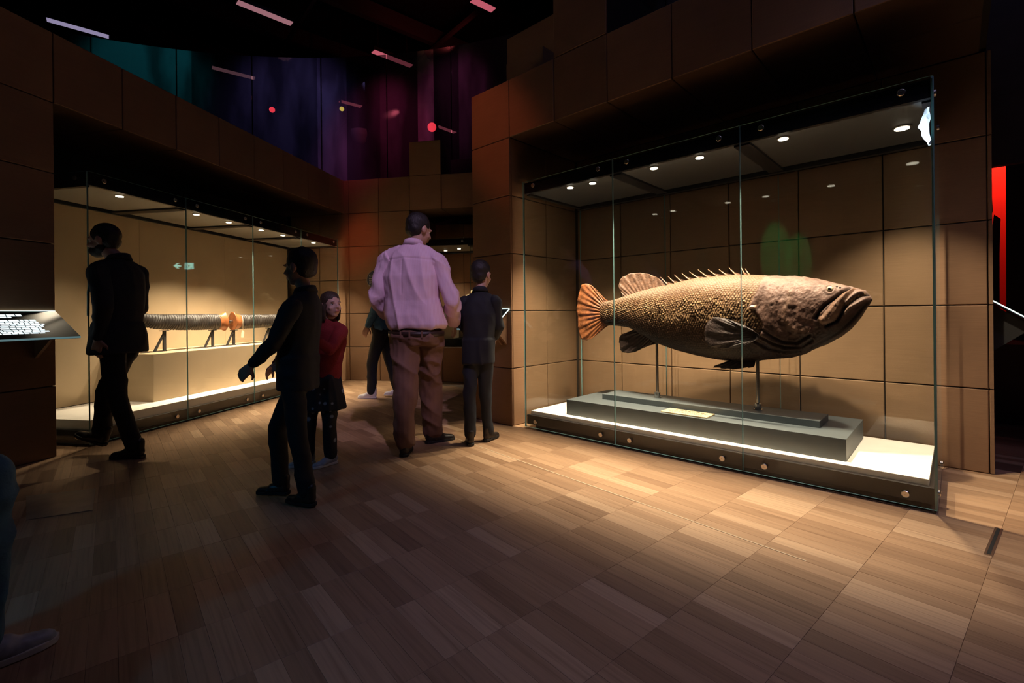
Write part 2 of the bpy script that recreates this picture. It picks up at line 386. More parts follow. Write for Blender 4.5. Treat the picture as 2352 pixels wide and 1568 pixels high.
# ---- rear wall of the hall behind the photographer and the ceiling
wn = empty('wall_near', (0, -4.9, 0), kind='structure')
box('wall_core', W, -11, 11, -5.2, -5, 0, 7.4, MAT['blackmatt'], wn)
wx = empty('wall_far', (0, 14, 0), kind='structure')
box('wall_core', W, -11, 11, 13.8, 14, 0, 7.4, MAT['blackmatt'], wx)
ce = empty('ceiling', (0, 4, 7.2), kind='structure')
box('ceiling_slab', W, -11, 11, -5, 14, 7.2, 7.4, MAT['blackmatt'], ce)
QD = Vector((math.cos(PA), -math.sin(PA), 0))   # building grid direction of the ceiling
def G(p, q, z): return QD * p + PD * q + Vector((0, 0, z))
beam_m = pbr('ceiling_beam', (0.05, 0.035, 0.04), 0.6)
for i in range(9): box('beam', G, -4, 14, -2 + i * 1.7, -1.88 + i * 1.7, 6.45, 6.75, beam_m, ce)
for i in range(6): box('pipe', G, -2 + i * 2.3, -1.94 + i * 2.3, -4, 14, 6.3, 6.36, beam_m, ce)

# ------------------------------------------------------------------ display cases
def case(name, label, F, p0, p1, npan, lamps, board_mat_, board_z, ceil_mat, axis_p, axis_q, fgroup, power, side=(True, True), back=True, lampang=118, zb=0.0):
    D_ = 0.93
    root = empty(name, F((p0 + p1) / 2, D_ / 2, zb), label, 'display case', fgroup)
    z0 = zb + 0.02
    boxes('plinth_base', F, [(p0 + .07, p1 - .07, .08, D_ - .06, zb, z0 + .025)], MAT['blackmatt'], root)
    box('base_band', F, p0 + .014, p1 - .014, .016, D_ - .016, z0 + .022, zb + .128, MAT['casebase'], root, bevel=.002)
    box('display_board', F, p0 + .035, p1 - .035, .05, D_ - .03, zb + .128, zb + board_z, board_mat_, root, bevel=.002)
    # lid
    zt = 2.278; zc = 2.17
    boxes('lid', F, [(p0 + .014, p1 - .014, .016, D_ - .016, zc + .03, zt - .01), (p0 + .014, p1 - .014, .016, .05, zc, zt - .01), (p0 + .014, p1 - .014, D_ - .06, D_ - .016, zc - .02, zt - .01)], MAT['black'], root)
    pw = (p1 - p0) / npan
    for i in range(npan):
        box('ceiling_tray', F, p0 + i * pw + .05, p0 + (i + 1) * pw - .05, .055, D_ - .10, zc + .005, zc + .035, ceil_mat, root)
        boxes('tray_rib', F, [(p0 + i * pw - (.05 if i else -.014), p0 + i * pw + .05, .05, D_ - .06, zc - .012, zc + .032)], MAT['black'], root)
    boxes('tray_rib', F, [(p1 - .05, p1 - .014, .05, D_ - .06, zc - .012, zc + .032)], MAT['black'], root)
    t = .012; gp = .0025
    gm = [MAT['glass'], MAT['edge']]
    def pane(a0, a1, b0, b1, thin):
        o = mesh('glass_pane', boxv(F, a0, a1, b0, b1, zb + .018, zt), BOXF, gm, root)
        for pl in o.data.polygons:
            nn = pl.normal
            d = abs(nn.dot(axis_q)) if thin == 'q' else abs(nn.dot(axis_p))
            pl.material_index = 0 if d > .9 else 1
        return o
    for i in range(npan): pane(p0 + i * pw + gp, p0 + (i + 1) * pw - gp, 0, t, 'q')
    if back:
        for i in range(npan): pane(p0 + i * pw + gp, p0 + (i + 1) * pw - gp, D_ - t, D_, 'q')
    if side[0]: pane(p0, p0 + t, t + gp, D_ - t - gp, 'p')
    if side[1]: pane(p1 - t, p1, t + gp, D_ - t - gp, 'p')
    for i in range(npan):
        for dx in (.13, pw - .13):
            for z in (zb + .076, 2.226):
                c = F(p0 + i * pw + dx, 0, z); ax = (F(0, -1, 0) - F(0, 0, 0))
                lathe('bolt', c, ax, [(.019, 0), (.019, .006), (.016, .009), (.004, .009), (.003, .006)], MAT['steel'], root, seg=16, smooth=False)
    for sd, pp, sg in ((side[0], p0, -1), (side[1], p1, 1)):
        if sd:
            for q in (.13, D_ - .13):
                for z in (zb + .076, 2.226):
                    ax = F(sg, 0, 0) - F(0, 0, 0)
                    lathe('bolt', F(pp, q, z), ax, [(.019, 0), (.019, .006), (.016, .009), (.004, .009)], MAT['steel'], root, seg=16, smooth=False)
    for lp in lamps:
        p, q, sz, pwr = lp[:4]; tgt = lp[4] if len(lp) > 4 else (0, .15)
        c = F(p, q, zc + .004)
        ob = lathe('downlight', c, (0, 0, -1), [(.036 * sz, -.01), (.036 * sz, .006), (.029 * sz, .008)], MAT['steel'], root, seg=20, smooth=False)
        cyl('lens', c + Vector((0, 0, -.0085)), c + Vector((0, 0, -.0115)), .0275 * sz, MAT['lamp'], ob, seg=20)
        spot(F(p, q, zc - .012), F(p + tgt[0], q + tgt[1], 0), pwr * power, WARM, lampang, .8, .022 * sz)
    return root
FR = lambda p, q, z: R(p, 3.30 + q, z)
FL = lambda p, q, z: L(p, -4.16 - q, z)
FB = lambda p, q, z: L(7.30 + q, p, z)
case('display_case', 'long glass display case with the mounted fish, right side', FR, 0.08, 2.937, 3,
     [(2.48, .12, 1, 1), (2.26, .14, 1, 1), (1.69, .12, 1, 1.1), (1.34, .12, 1, 1.1), (.807, .13, 1.05, 1.1), (.237, .45, 1.35, .9)],
     MAT['white'], .162, MAT['ceil_shade'], ES, EN, 'glass display cases', 262, lampang=91)
case('display_case', 'long glass display case with the two ribbed dark tusks, left side', FL, 3.21, 7.0, 4,
     [(3.595, .145, 1.1, .4), (4.418, .135, 1, .6, (.1, .2)), (4.871, .135, 1, 1.5, (0, .22)), (5.412, .135, 1, 1.6, (0, .18)), (5.834, .135, 1, 1.4, (0, .0)), (6.537, .135, 1, 1.3, (0, -.1))],
     MAT['white'], .21, MAT['ceilp'], EA, EB, 'glass display cases', 190, back=False, lampang=90)
case('display_case', 'glass display case recessed in the far wall behind the man in pink shirt', FB, -3.0, -1.1, 2,
     [(-2.665, .62, 1, .5), (-2.369, .45, 1, .5), (-1.7, .5, 1, .4)], MAT['white'], .06, MAT['ceilp'], EB, EA, 'glass display cases', 100, side=(False, False), back=False, zb=.54, lampang=90)
# fabric back wall inside the left case, in sewn panels
fb = empty('back_screen', L(5.1, -5.07), 'beige fabric covered screen at the back of the left case', 'screen')
for a0, a1 in ((3.23, 4.44), (4.44, 5.66), (5.66, 6.98)):
    box('panel', L, a0 + .001, a1 - .001, -5.085, -5.06, .215, 2.15, MAT['fabric'], fb, bevel=.002)
pl_ = box('plinth', L, 4.03, 6.3, -5.055, -4.44, .212, .692, MAT['fabric2'], None, bevel=.003)
tag(pl_, 'long low beige plinth carrying the ribbed tusks', 'plinth')

# ------------------------------------------------------------------ slate plinth, tier, plaque
sp = empty('stepped_plinth', R(1.53, 3.78, .163), 'dark slate stepped plinth under the mounted fish', 'plinth')
box('lower_block', R, .487, 2.545, 3.42, 4.12, .163, .296, MAT['slate'], sp, bevel=.002)
box('upper_tier', R, .66, 2.31, 3.635, 3.92, .296, .342, MAT['slate'], sp, bevel=.002)
pq = box('plaque', R, 1.317, 1.665, 3.44, 3.60, .2965, .3055, MAT['brass'], None, bevel=.001)
tag(pq, 'gold engraved plaque lying on the slate plinth in front of fish', 'plaque')
for k, (a, b, zz) in enumerate([(1.60, 1.38, 3.565), (1.64, 1.34, 3.525), (1.62, 1.36, 3.49)]):
    l_ = []; x = a
    while x > b:
        wd = random.uniform(.010, .03) if k == 0 else random.uniform(.006, .018)
        l_.append((max(b, x - wd), x, zz - .008 if k else zz - .012, zz + (.004 if k else .008), .3055, .3059)); x -= wd + random.uniform(.004, .01)
    boxes('lettering', R, l_, MAT['ink'], pq)

# ------------------------------------------------------------------ the fish
TOP = np.array([(2.39, 1.147), (2.334, 1.168), (2.263, 1.175), (2.138, 1.207), (1.979, 1.247), (1.828, 1.275), (1.732, 1.288), (1.616, 1.31), (1.504, 1.328), (1.397, 1.33), (1.294, 1.335), (1.195, 1.334), (1.118, 1.331), (1.026, 1.321), (0.919, 1.312), (0.799, 1.302), (0.718, 1.285), (0.639, 1.262), (0.563, 1.237), (0.496, 1.215), (0.453, 1.199), (0.425, 1.181), (0.404, 1.16), (0.393, 1.133)])[::-1]
BOT = np.array([(2.392, 0.986), (2.337, 0.948), (2.265, 0.949), (2.196, 0.943), (2.101, 0.929), (2.048, 0.903), (1.945, 0.856), (1.858, 0.808), (1.761, 0.777), (1.656, 0.748), (1.51, 0.719), (1.362, 0.697), (1.26, 0.69), (1.162, 0.687), (1.068, 0.7), (0.977, 0.718), (0.855, 0.736), (0.763, 0.767), (0.706, 0.805), (0.643, 0.837), (0.566, 0.883), (0.506, 0.937), (0.455, 1.01), (0.426, 1.069), (0.403, 1.104), (0.393, 1.127)])[::-1]
WID = np.array([(.393, .012), (.405, .04), (.43, .065), (.5, .105), (.6, .145), (.75, .185), (.95, .21), (1.2, .205), (1.5, .175), (1.8, .13), (2.1, .075), (2.3, .04), (2.392, .028)])
NF = 3.77
def smooth1(y, k):
    ker = np.hanning(2 * k + 3)[1:-1]; ker /= ker.sum()
    return np.convolve(np.pad(y, k, mode='edge'), ker, 'valid')
def pdist(P, line):
    line = np.array(line); best = np.full(P.shape[:-1], 1e9)
    for a, b in zip(line[:-1], line[1:]):
        d = b - a; t = np.clip(((P - a) @ d) / (d @ d), 0, 1)
        best = np.minimum(best, np.linalg.norm(P - (a + t[..., None] * d), axis=-1))
    return best
def inside(P, poly):
    poly = np.array(poly); x, y = P[..., 0], P[..., 1]; c = np.zeros(x.shape, bool); j = len(poly) - 1
    for i in range(len(poly)):
        xi, yi = poly[i]; xj, yj = poly[j]
        hit = ((yi > y) != (yj > y)) & (x < (xj - xi) * (y - yi) / (yj - yi + 1e-12) + xi); c ^= hit; j = i
    return c
MAXI = [(0.496, 1.21), (0.548, 1.181), (0.594, 1.133), (0.625, 1.088), (0.657, 1.047), (0.688, 1.01), (0.687, 0.987), (0.665, 0.971), (0.634, 0.973), (0.603, 0.994), (0.576, 1.028), (0.557, 1.073), (0.541, 1.109), (0.511, 1.153), (0.478, 1.203)]
MCUT = [(0.407, 1.158), (0.446, 1.162), (0.482, 1.140), (0.519, 1.107), (0.542, 1.073), (0.557, 1.037), (0.585, 0.987), (0.642, 0.957)]
LIP1 = [(0.428, 1.181), (0.468, 1.176), (0.501, 1.150), (0.53, 1.115)]
LIP2 = [(0.4, 1.145), (0.436, 1.128), (0.475, 1.103), (0.512, 1.081), (0.538, 1.050)]
CHEEK = [(0.504, 1.212), (0.556, 1.184), (0.602, 1.138), (0.648, 1.098), (0.684, 1.052), (0.702, 1.01)]
OPER = [(1.045, 1.24), (1.082, 1.161), (1.120, 1.096), (1.092, 1.071), (1.047, 1.02), (1.02, 0.961), (1.039, 0.901)]
PREO = [(0.851, 1.202), (0.864, 1.135), (0.886, 1.058), (0.891, 1.01), (0.87, 0.972), (0.819, 0.934), (0.753, 0.925)]
FOLDS = [[(1.038, 0.93), (0.976, 0.882), (0.905, 0.845), (0.82, 0.838), (0.737, 0.898)], [(1.048, 0.88), (0.976, 0.833), (0.889, 0.807), (0.787, 0.811), (0.722, 0.861)], [(0.722, 0.814), (0.643, 0.863), (0.565, 0.924), (0.506, 0.992), (0.454, 1.063), (0.418, 1.106)], [(1.1, 0.85), (1.0, 0.79), (.9, .77), (.8, .78)]]
def vnoise(X, Y, Z, seed=0):
    """cheap vectorised value noise"""
    def h(i, j, k): 
        t = np.sin(i * 127.1 + j * 311.7 + k * 74.7 + seed * 13.3) * 43758.5453; return t - np.floor(t)
    i, j, k = np.floor(X), np.floor(Y), np.floor(Z); x, y, z = X - i, Y - j, Z - k
    x, y, z = (t * t * (3 - 2 * t) for t in (x, y, z)); r = 0
    for a in (0, 1):
        for b in (0, 1):
            for c in (0, 1):
                r = r + h(i + a, j + b, k + c) * (x if a else 1 - x) * (y if b else 1 - y) * (z if c else 1 - z)
    return r
def fish_w(s, z):
    t = np.interp(s, TOP[:, 0], TOP[:, 1]); b = np.interp(s, BOT[:, 0], BOT[:, 1]); m = (t + b) / 2; hh = (t - b) / 2
    q = np.clip(np.abs((z - m) / hh), 0, 1); return np.interp(s, WID[:, 0], WID[:, 1]) * (1 - q ** 2.3) ** (1 / 2.3)
def near_point(sp_, zp_, off=0):
    """flank point that is seen at plane coordinates (s', z') of the mid plane"""
    n = NF - .15
    for _ in range(12):
        k = n / NF; s = sp_ * k; z = CAMH + (zp_ - CAMH) * k; n = NF - float(fish_w(s, z)) - off
    k = n / NF
    return sp_ * k, n, CAMH + (zp_ - CAMH) * k
NS, NT = 560, 300
ss = .393 + (2.392 - .393) * (np.linspace(0, 1, NS) ** 1.15)
tp = smooth1(np.interp(ss, TOP[:, 0], TOP[:, 1]), 5); bt = smooth1(np.interp(ss, BOT[:, 0], BOT[:, 1]), 5); wd = smooth1(np.interp(ss, WID[:, 0], WID[:, 1]), 6)
th = np.linspace(0, 2 * math.pi, NT, endpoint=False)
S, T = np.meshgrid(ss, th, indexing='ij')
mid = ((tp + bt) / 2)[:, None]; hh = ((tp - bt) / 2)[:, None]; wdm = wd[:, None]
pw_ = 2 / 2.3
cz = np.sign(np.cos(T)) * np.abs(np.cos(T)) ** pw_; cn = np.sign(np.sin(T)) * np.abs(np.sin(T)) ** pw_
Z = mid + hh * cz; NN = wdm * cn               # NN>0 is the near flank
nz, nn_ = cz / hh, cn / np.maximum(wdm, .01); ln = np.sqrt(nz ** 2 + nn_ ** 2) + 1e-9; nz /= ln; nn_ /= ln
nab = NF - np.abs(NN)
SP = S * NF / nab; ZP = CAMH + (Z - CAMH) * NF / nab
Pp = np.stack([SP, ZP], -1)
disp = np.zeros_like(S)
col = np.zeros(S.shape + (3,)); 
head_c = np.array((0.055, 0.029, 0.021)); scale_c = np.array((0.235, 0.150, 0.075)); dark_c = np.array((0.020, 0.011, 0.008)); rust_c = np.array((0.095, 0.043, 0.019)); pink_c = np.array((0.17, 0.112, 0.092))
# operculum border: behind it the body is scaled
opx = np.interp(ZP, [0.69, .8, .901, .961, 1.02, 1.071, 1.096, 1.161, 1.24, 1.34], [1.12, 1.09, 1.039, 1.02, 1.047, 1.092, 1.120, 1.082, 1.045, 1.0])
body = np.clip((SP - opx) / .02, 0, 1)
# arc length around the section for the scale grid
dZ = np.diff(np.concatenate([Z, Z[:, :1]], 1), axis=1); dN = np.diff(np.concatenate([NN, NN[:, :1]], 1), axis=1)
arc = np.concatenate([np.zeros((NS, 1)), np.cumsum(np.sqrt(dZ ** 2 + dN ** 2), 1)[:, :-1]], 1)
hrel = (Z - mid) / hh                     # -1 belly .. 1 back
rough = np.exp(-((hrel - .12) / .5) ** 2)
nz1 = vnoise(S * 9, Z * 14, NN * 9, 1); nz2 = vnoise(S * 60, Z * 60, NN * 60, 2); nz3 = vnoise(S * 25, Z * 25, NN * 25, 3)
dsx, dsy = .0205, .0165
gx = (S + (nz3 - .5) * .024 * rough) / dsx; gy = (arc + (nz2 - .5) * .008 + (vnoise(S * 30, Z * 30, NN * 30, 12) - .5) * .016 * rough) / dsy
row = np.floor(gy); fx = gx + .5 * (row % 2) - np.floor(gx + .5 * (row % 2)) - .5; fy = gy - row - .5
cellr = np.sin(np.floor(gx + .5 * (row % 2)) * 12.9898 + row * 78.233) * 43758.5453; cellr -= np.floor(cellr)
bump = np.clip(1 - (np.abs(fx) * 2) ** 2.2, 0, 1) * np.clip(1 - (np.abs(fy) * 2) ** 2.2, 0, 1)
amp = .0030 + .0105 * rough * (.45 + .9 * cellr) * np.clip(nz1 * 1.6, .35, 1.2)
disp += body * bump * amp
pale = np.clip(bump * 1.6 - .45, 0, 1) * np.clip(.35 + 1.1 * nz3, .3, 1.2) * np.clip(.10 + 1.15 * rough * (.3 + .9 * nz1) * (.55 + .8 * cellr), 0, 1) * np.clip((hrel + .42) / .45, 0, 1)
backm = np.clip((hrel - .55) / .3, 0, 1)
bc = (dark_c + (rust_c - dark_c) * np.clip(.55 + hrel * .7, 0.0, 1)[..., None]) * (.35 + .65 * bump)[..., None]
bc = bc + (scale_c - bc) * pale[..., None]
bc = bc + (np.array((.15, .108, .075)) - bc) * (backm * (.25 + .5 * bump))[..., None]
# head
hn = vnoise(S * 38, Z * 38, NN * 38, 5); hn2 = vnoise(S * 90, Z * 90, NN * 90, 6)
hm = 1 - body
disp += hm * ((hn - .5) * .006 + (hn2 - .5) * .0045 + (vnoise(S * 190, Z * 190, NN * 190, 9) - .5) * .003) * np.clip((SP - .5) / .2, .25, 1)
hc = head_c * (.55 + .8 * hn)[..., None]
hc = hc + (pink_c - hc) * (np.clip((hrel - .25) / .6, 0, 1) * np.clip((nz1 * .6 + hn * .5), .15, .85))[..., None]
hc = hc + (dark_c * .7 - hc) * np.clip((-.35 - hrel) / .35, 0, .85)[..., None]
side = np.abs(cn) > .15
def groove(line, wdt, dep): 
    d = pdist(Pp, line); return np.exp(-(d / wdt) ** 2) * dep * side, d
for ln_, w_, d_ in ((CHEEK, .009, .024), (MCUT, .008, .022)):
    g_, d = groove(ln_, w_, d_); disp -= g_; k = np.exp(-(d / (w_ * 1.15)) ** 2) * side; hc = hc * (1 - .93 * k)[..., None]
mx_ = inside(Pp, MAXI) & side; dm = pdist(Pp, MAXI + MAXI[:1]); disp += mx_ * np.minimum(dm * .9, .020)
hc = np.where(mx_[..., None], (np.array((.10, .054, .034)) * (.7 + .6 * vnoise(S * 20, Z * 90, NN * 20, 8))[..., None]), hc)
for ln_, w_, d_ in ((LIP1, .010, .012), (LIP2, .011, .013)):
    g_, d = groove(ln_, w_, d_); disp += g_; k = np.exp(-(d / .012) ** 2) * side; hc = hc + (np.array((.13, .082, .064)) - hc) * (.7 * k)[..., None]
g_, d = groove([(0.432, 1.168), (0.47, 1.155), (0.505, 1.125), (.528, 1.095)], .004, .004); hc = hc + (np.array((.42, .28, .14)) - hc) * (np.exp(-(d / .0045) ** 2) * side * (np.sin(S * 900) > -.2))[..., None]
for ln_ in FOLDS:
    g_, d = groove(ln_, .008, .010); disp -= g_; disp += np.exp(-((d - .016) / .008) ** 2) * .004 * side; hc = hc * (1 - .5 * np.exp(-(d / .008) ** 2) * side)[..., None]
dop = pdist(Pp, OPER); dpr = pdist(Pp, PREO)
disp += np.exp(-(dop / .035) ** 2) * .013 * side * hm; disp += np.exp(-(dpr / .03) ** 2) * .006 * side * (.4 + hn); disp -= np.exp(-((dpr - .05) / .018) ** 2) * .004 * side
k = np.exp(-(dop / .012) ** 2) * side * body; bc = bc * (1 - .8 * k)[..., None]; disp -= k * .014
hc = hc + (np.array((.26, .16, .10)) - hc) * (np.exp(-((dpr) / .016) ** 2) * .12 * side)[..., None]
deye = np.hypot(SP - .62, ZP - 1.204); disp += np.exp(-((deye - .026) / .009) ** 2) * .007 * side; disp -= np.exp(-(deye / .016) ** 2) * .010 * side
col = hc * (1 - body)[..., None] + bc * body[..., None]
taper_end = np.clip((S - .393) / .05, 0, 1)
disp *= taper_end
NNd = NN + nn_ * disp; Zd = Z + nz * disp
fish = empty('fish', R(1.45, NF, .342), 'large brown mounted grouper fish with spiny back on two steel rods', 'fish')
fl = fish.location
X = ES.x * S + EN.x * (NF - NNd) - fl.x; Y = ES.y * S + EN.y * (NF - NNd) - fl.y
co = np.stack([X, Y, Zd - fl.z], -1).reshape(-1, 3)
idx = np.arange(NS * NT).reshape(NS, NT); nx = np.roll(idx, -1, 1)
quads = np.stack([idx[:-1], nx[:-1], nx[1:], idx[1:]], -1).reshape(-1, 4)
me = D.meshes.new('body')
me.from_pydata(co.tolist(), [], quads.tolist() + [idx[0].tolist(), idx[-1][::-1].tolist()])
ca_ = me.color_attributes.new('skin', 'FLOAT_COLOR', 'POINT'); ca_.data.foreach_set('color', np.concatenate([col.reshape(-1, 3), np.ones((NS * NT, 1))], 1).astype(np.float32).ravel())
me.polygons.foreach_set('use_smooth', [True] * len(me.polygons))
def fish_mat():
    m, nt, out = new_mat('fish_skin'); q = N(nt); b = q.n('ShaderNodeBsdfPrincipled'); q.l(b.outputs[0], out.inputs[0])
    a = q.n('ShaderNodeVertexColor'); a.layer_name = 'skin'; q.l(a.outputs[0], b.inputs['Base Color']); b.inputs['Roughness'].default_value = 0.5; b.inputs['Specular IOR Level'].default_value = .14
    tc = q.n('ShaderNodeTexCoord'); t = q.n('ShaderNodeTexNoise'); t.inputs['Scale'].default_value = 130; t.inputs['Detail'].default_value = 5; q.l(tc.outputs['Object'], t.inputs[0])
    bp = q.n('ShaderNodeBump'); bp.inputs['Strength'].default_value = .35; bp.inputs['Distance'].default_value = .006; q.l(t.outputs[0], bp.inputs['Height']); q.l(bp.outputs[0], b.inputs['Normal'])
    return m
bo = D.objects.new('body', me); me.materials.append(fish_mat()); COL.objects.link(bo); bo.parent = fish
bm = bmesh.new(); bm.from_mesh(me); bmesh.ops.recalc_face_normals(bm, faces=bm.faces); bm.to_mesh(me); bm.free()
MAT['finrust'] = pbr('fin_rust', (0.16, 0.055, 0.018), 0.5, spec=.3, var=.65, scale=26, bump=.4, bscale=90)
MAT['finbrown'] = pbr('fin_brown', (0.105, 0.055, 0.034), 0.55, spec=.3, var=.6, scale=26, bump=.4, bscale=90)
MAT['findark'] = pbr('fin_dark', (0.018, 0.010, 0.008), 0.55, spec=.25, var=.5, scale=20, bump=.4, bscale=90)
def resample(pts, k):
    p = np.array(pts, float); d = np.concatenate([[0], np.cumsum(np.linalg.norm(np.diff(p, axis=0), axis=1))]); t = np.linspace(0, d[-1], k)
    return np.stack([np.interp(t, d, p[:, i]) for i in range(p.shape[1])], 1)
def fin(name, base, tip, rays, mat, nbase=NF, ntip=NF, thick=.007, ragged=.012, label=None, bow=0):
    K, Q = rays * 6 + 1, 16
    B, Tp = resample(base, K), resample(tip, K); rg = np.random.RandomState(len(name) + rays)
    rag = np.repeat(rg.uniform(-1, .2, rays + 1), 6)[:K] * ragged
    vs = []; 
    for sgn in (1, -1):
        for i in range(K):
            dv = Tp[i] - B[i]; ln = np.linalg.norm(dv) + 1e-9
            for j in range(Q):
                r = j / (Q - 1); p = B[i] + dv * r * (1 + (rag[i] / ln if j == Q - 1 else 0))
                ridge = .5 + .5 * math.cos(2 * math.pi * i / 6)
                ph = .0035 * math.sin(i * .5 + r * 4) * r
                n = nbase + (ntip - nbase) * (r ** .8) + ph - bow * math.sin(math.pi * r)
                tt = thick * (.25 + .75 * ridge) * (1.0 - .6 * r)
                vs.append(R(p[0], n - sgn * tt, p[1]))
    fs = []; o2 = K * Q
    for i in range(K - 1):
        for j in range(Q - 1):
            a, b, c, d = i * Q + j, i * Q + j + 1, (i + 1) * Q + j + 1, (i + 1) * Q + j
            fs += [(a, b, c, d), (o2 + d, o2 + c, o2 + b, o2 + a)]
    ring = [i * Q for i in range(K)] + [(K - 1) * Q + j for j in range(1, Q)] + [i * Q + Q - 1 for i in range(K - 2, -1, -1)] + [j for j in range(Q - 2, 0, -1)]
    for a, b in zip(ring, ring[1:] + ring[:1]): fs.append((a, b, o2 + b, o2 + a))
    o = mesh(name, vs, fs, mat, fish, smooth=True)
    if label: o['label'] = label
    return o
fin('tail_fin', [(2.30, 1.16), (2.36, 1.12), (2.37, 1.06), (2.36, 1.0), (2.30, 0.955)], [(2.36, 1.19), (2.399, 1.226), (2.458, 1.289), (2.503, 1.322), (2.556, 1.34), (2.606, 1.334), (2.64, 1.293), (2.661, 1.208), (2.672, 1.116), (2.67, 1.024), (2.662, 0.925), (2.653, 0.853), (2.625, 0.812), (2.563, 0.802), (2.501, 0.821), (2.433, 0.871), (2.366, 0.918), (2.33, .945)], 18, MAT['finrust'], thick=.012, label='rust orange fan shaped tail fin')
fin('dorsal_fin', [(2.165, 1.19), (2.0, 1.225), (1.768, 1.265)], [(2.165, 1.203), (2.199, 1.256), (2.219, 1.305), (2.207, 1.354), (2.163, 1.394), (2.082, 1.411), (1.99, 1.409), (1.914, 1.394), (1.852, 1.367), (1.803, 1.326), (1.768, 1.282)], 15, MAT['finbrown'], label='rounded soft dorsal fin with reddish rays')
fin('anal_fin', [(2.061, 0.93), (1.95, .87), (1.833, 0.82)], [(2.061, .915), (2.128, 0.89), (2.183, 0.87), (2.213, 0.839), (2.218, 0.79), (2.209, 0.735), (2.185, 0.708), (2.13, 0.701), (2.063, 0.714), (1.998, 0.744), (1.921, 0.777), (1.833, 0.801)], 12, MAT['findark'], label='dark rounded anal fin')
k_ = 3.545 / NF
PECT = [(1.094, 0.93), (1.16, 0.964), (1.257, 1.002), (1.338, 1.019), (1.39, 1.017), (1.427, 0.989), (1.448, 0.94), (1.451, 0.881), (1.439, 0.828), (1.408, 0.791), (1.351, 0.778), (1.269, 0.779), (1.181, 0.795), (1.104, 0.834)]
kk = lambda l: [(a * k_, CAMH + (b - CAMH) * k_) for a, b in l]
fin('pectoral_fin', kk([(1.07, .90), (1.057, .885), (1.062, .862)]), kk(PECT), 14, MAT['findark'], nbase=NF - .215, ntip=NF - .245, thick=.006, label='large dark paddle shaped pectoral fin', bow=.02)
fin('pelvic_fin', [(1.24, .70), (1.15, .695), (1.06, .71)], [(1.34, .655), (1.352, 0.640), (1.291, 0.640), (1.221, 0.634), (1.134, 0.65), (1.06, 0.67)], 8, MAT['findark'], nbase=NF - .07, ntip=NF - .11, ragged=.02)
SPN = [(1.75, 1.292), (1.815, 1.357), (1.685, 1.3), (1.752, 1.361), (1.627, 1.305), (1.696, 1.371), (1.565, 1.321), (1.632, 1.378), (1.488, 1.327), (1.57, 1.387), (1.418, 1.332), (1.499, 1.397), (1.345, 1.336), (1.422, 1.394), (1.274, 1.339), (1.338, 1.388), (1.209, 1.337), (1.263, 1.395), (1.151, 1.336), (1.181, 1.403), (1.12, 1.332), (1.148, 1.379)]
MAT['spine'] = pbr('spine_horn', (0.22, 0.11, 0.06), 0.4, var=.3, scale=30)
for i in range(0, len(SPN), 2):
    a, b = np.array(SPN[i]), np.array(SPN[i + 1]); a2 = a + (a - b) * .35; m = (a2 + b) / 2 + np.array((-.004, -.008))
    tube('fin_spine', [R(*a2[:1], NF, a2[1]), R(m[0], NF, m[1]), R(b[0], NF, b[1])], .006, MAT['spine'], fish, seg=7, taper=[.0085, .006, .0015])
    if i: # web of skin between the spines
        c = np.array(SPN[i - 2]); t_ = np.array(SPN[i - 1])
        q1 = a; q2 = c; q3 = c + (t_ - c) * .42; q4 = (a + c) / 2 + np.array((.004, .006))
        vs = [R(p[0], NF + sg * .003, p[1] - (.012 if kx < 2 else 0)) for sg in (1, -1) for kx, p in enumerate((q1, q2, q3, q4))]
        mesh('fin_web', vs, [(0, 1, 2, 3), (7, 6, 5, 4), (0, 4, 5, 1), (1, 5, 6, 2), (2, 6, 7, 3), (3, 7, 4, 0)], MAT['finbrown'], fish)
# eye, nostrils, operculum flap
def ball(name, c, r, mat, parent, sc=(1, 1, 1)):
    bm = bmesh.new(); bmesh.ops.create_uvsphere(bm, u_segments=20, v_segments=14, radius=r)
    for v in bm.verts: v.co = Vector((v.co.x * sc[0], v.co.y * sc[1], v.co.z * sc[2])) + Vector(c)
    for f in bm.faces: f.smooth = True
    me = D.meshes.new(name); bm.to_mesh(me); bm.free(); return link(name, me, mat, parent)
s_, n_, z_ = near_point(.62, 1.204)
MAT['eyeiris'] = pbr('eye_iris', (0.34, 0.31, 0.20), 0.08, coat=1)
MAT['eyepupil'] = pbr('eye_pupil', (0.006, 0.006, 0.008), 0.05, coat=1)
eo = ball('eye', R(s_, n_ + .006, z_ + .002), .0195, MAT['eyeiris'], fish, (1, 1, 1)); eo['label'] = 'glassy pale eye with black pupil'
ball('pupil', R(s_, n_ - .0035, z_ + .002), .0118, MAT['eyepupil'], eo)
for a, b in ((.582, 1.219), (.563, 1.212)):
    s_, n_, z_ = near_point(a, b); ball('nostril', R(s_, n_ + .001, z_), .0065, MAT['eyepupil'], fish, (1.2, 1.2, .9))
s0, n0, z0 = near_point(1.075, 1.088); s1, n1, z1 = near_point(1.128, 1.089)
tube('gill_spine', [R(s0, n0 - .008, z0), R((s0 + s1) / 2, (n0 + n1) / 2 - .017, z0 + .006), R(s1, n1 - .022, z1)], .01, pbr('gill_spine', (0.22, 0.13, 0.09), .4), fish, taper=[.018, .013, .003])
for sx, zt in ((1.856, .82), (1.071, .74)):
    ro = cyl('support_rod', R(sx, 3.775, .342), R(sx, 3.775, zt), .0125, MAT['chrome'], fish, seg=14)
    lathe('rod_foot', R(sx, 3.775, .342), (0, 0, 1), [(.032, 0), (.032, .006), (.024, .008), (.024, .045), (.0125, .05)], MAT['chrome'], ro, seg=18, smooth=False)

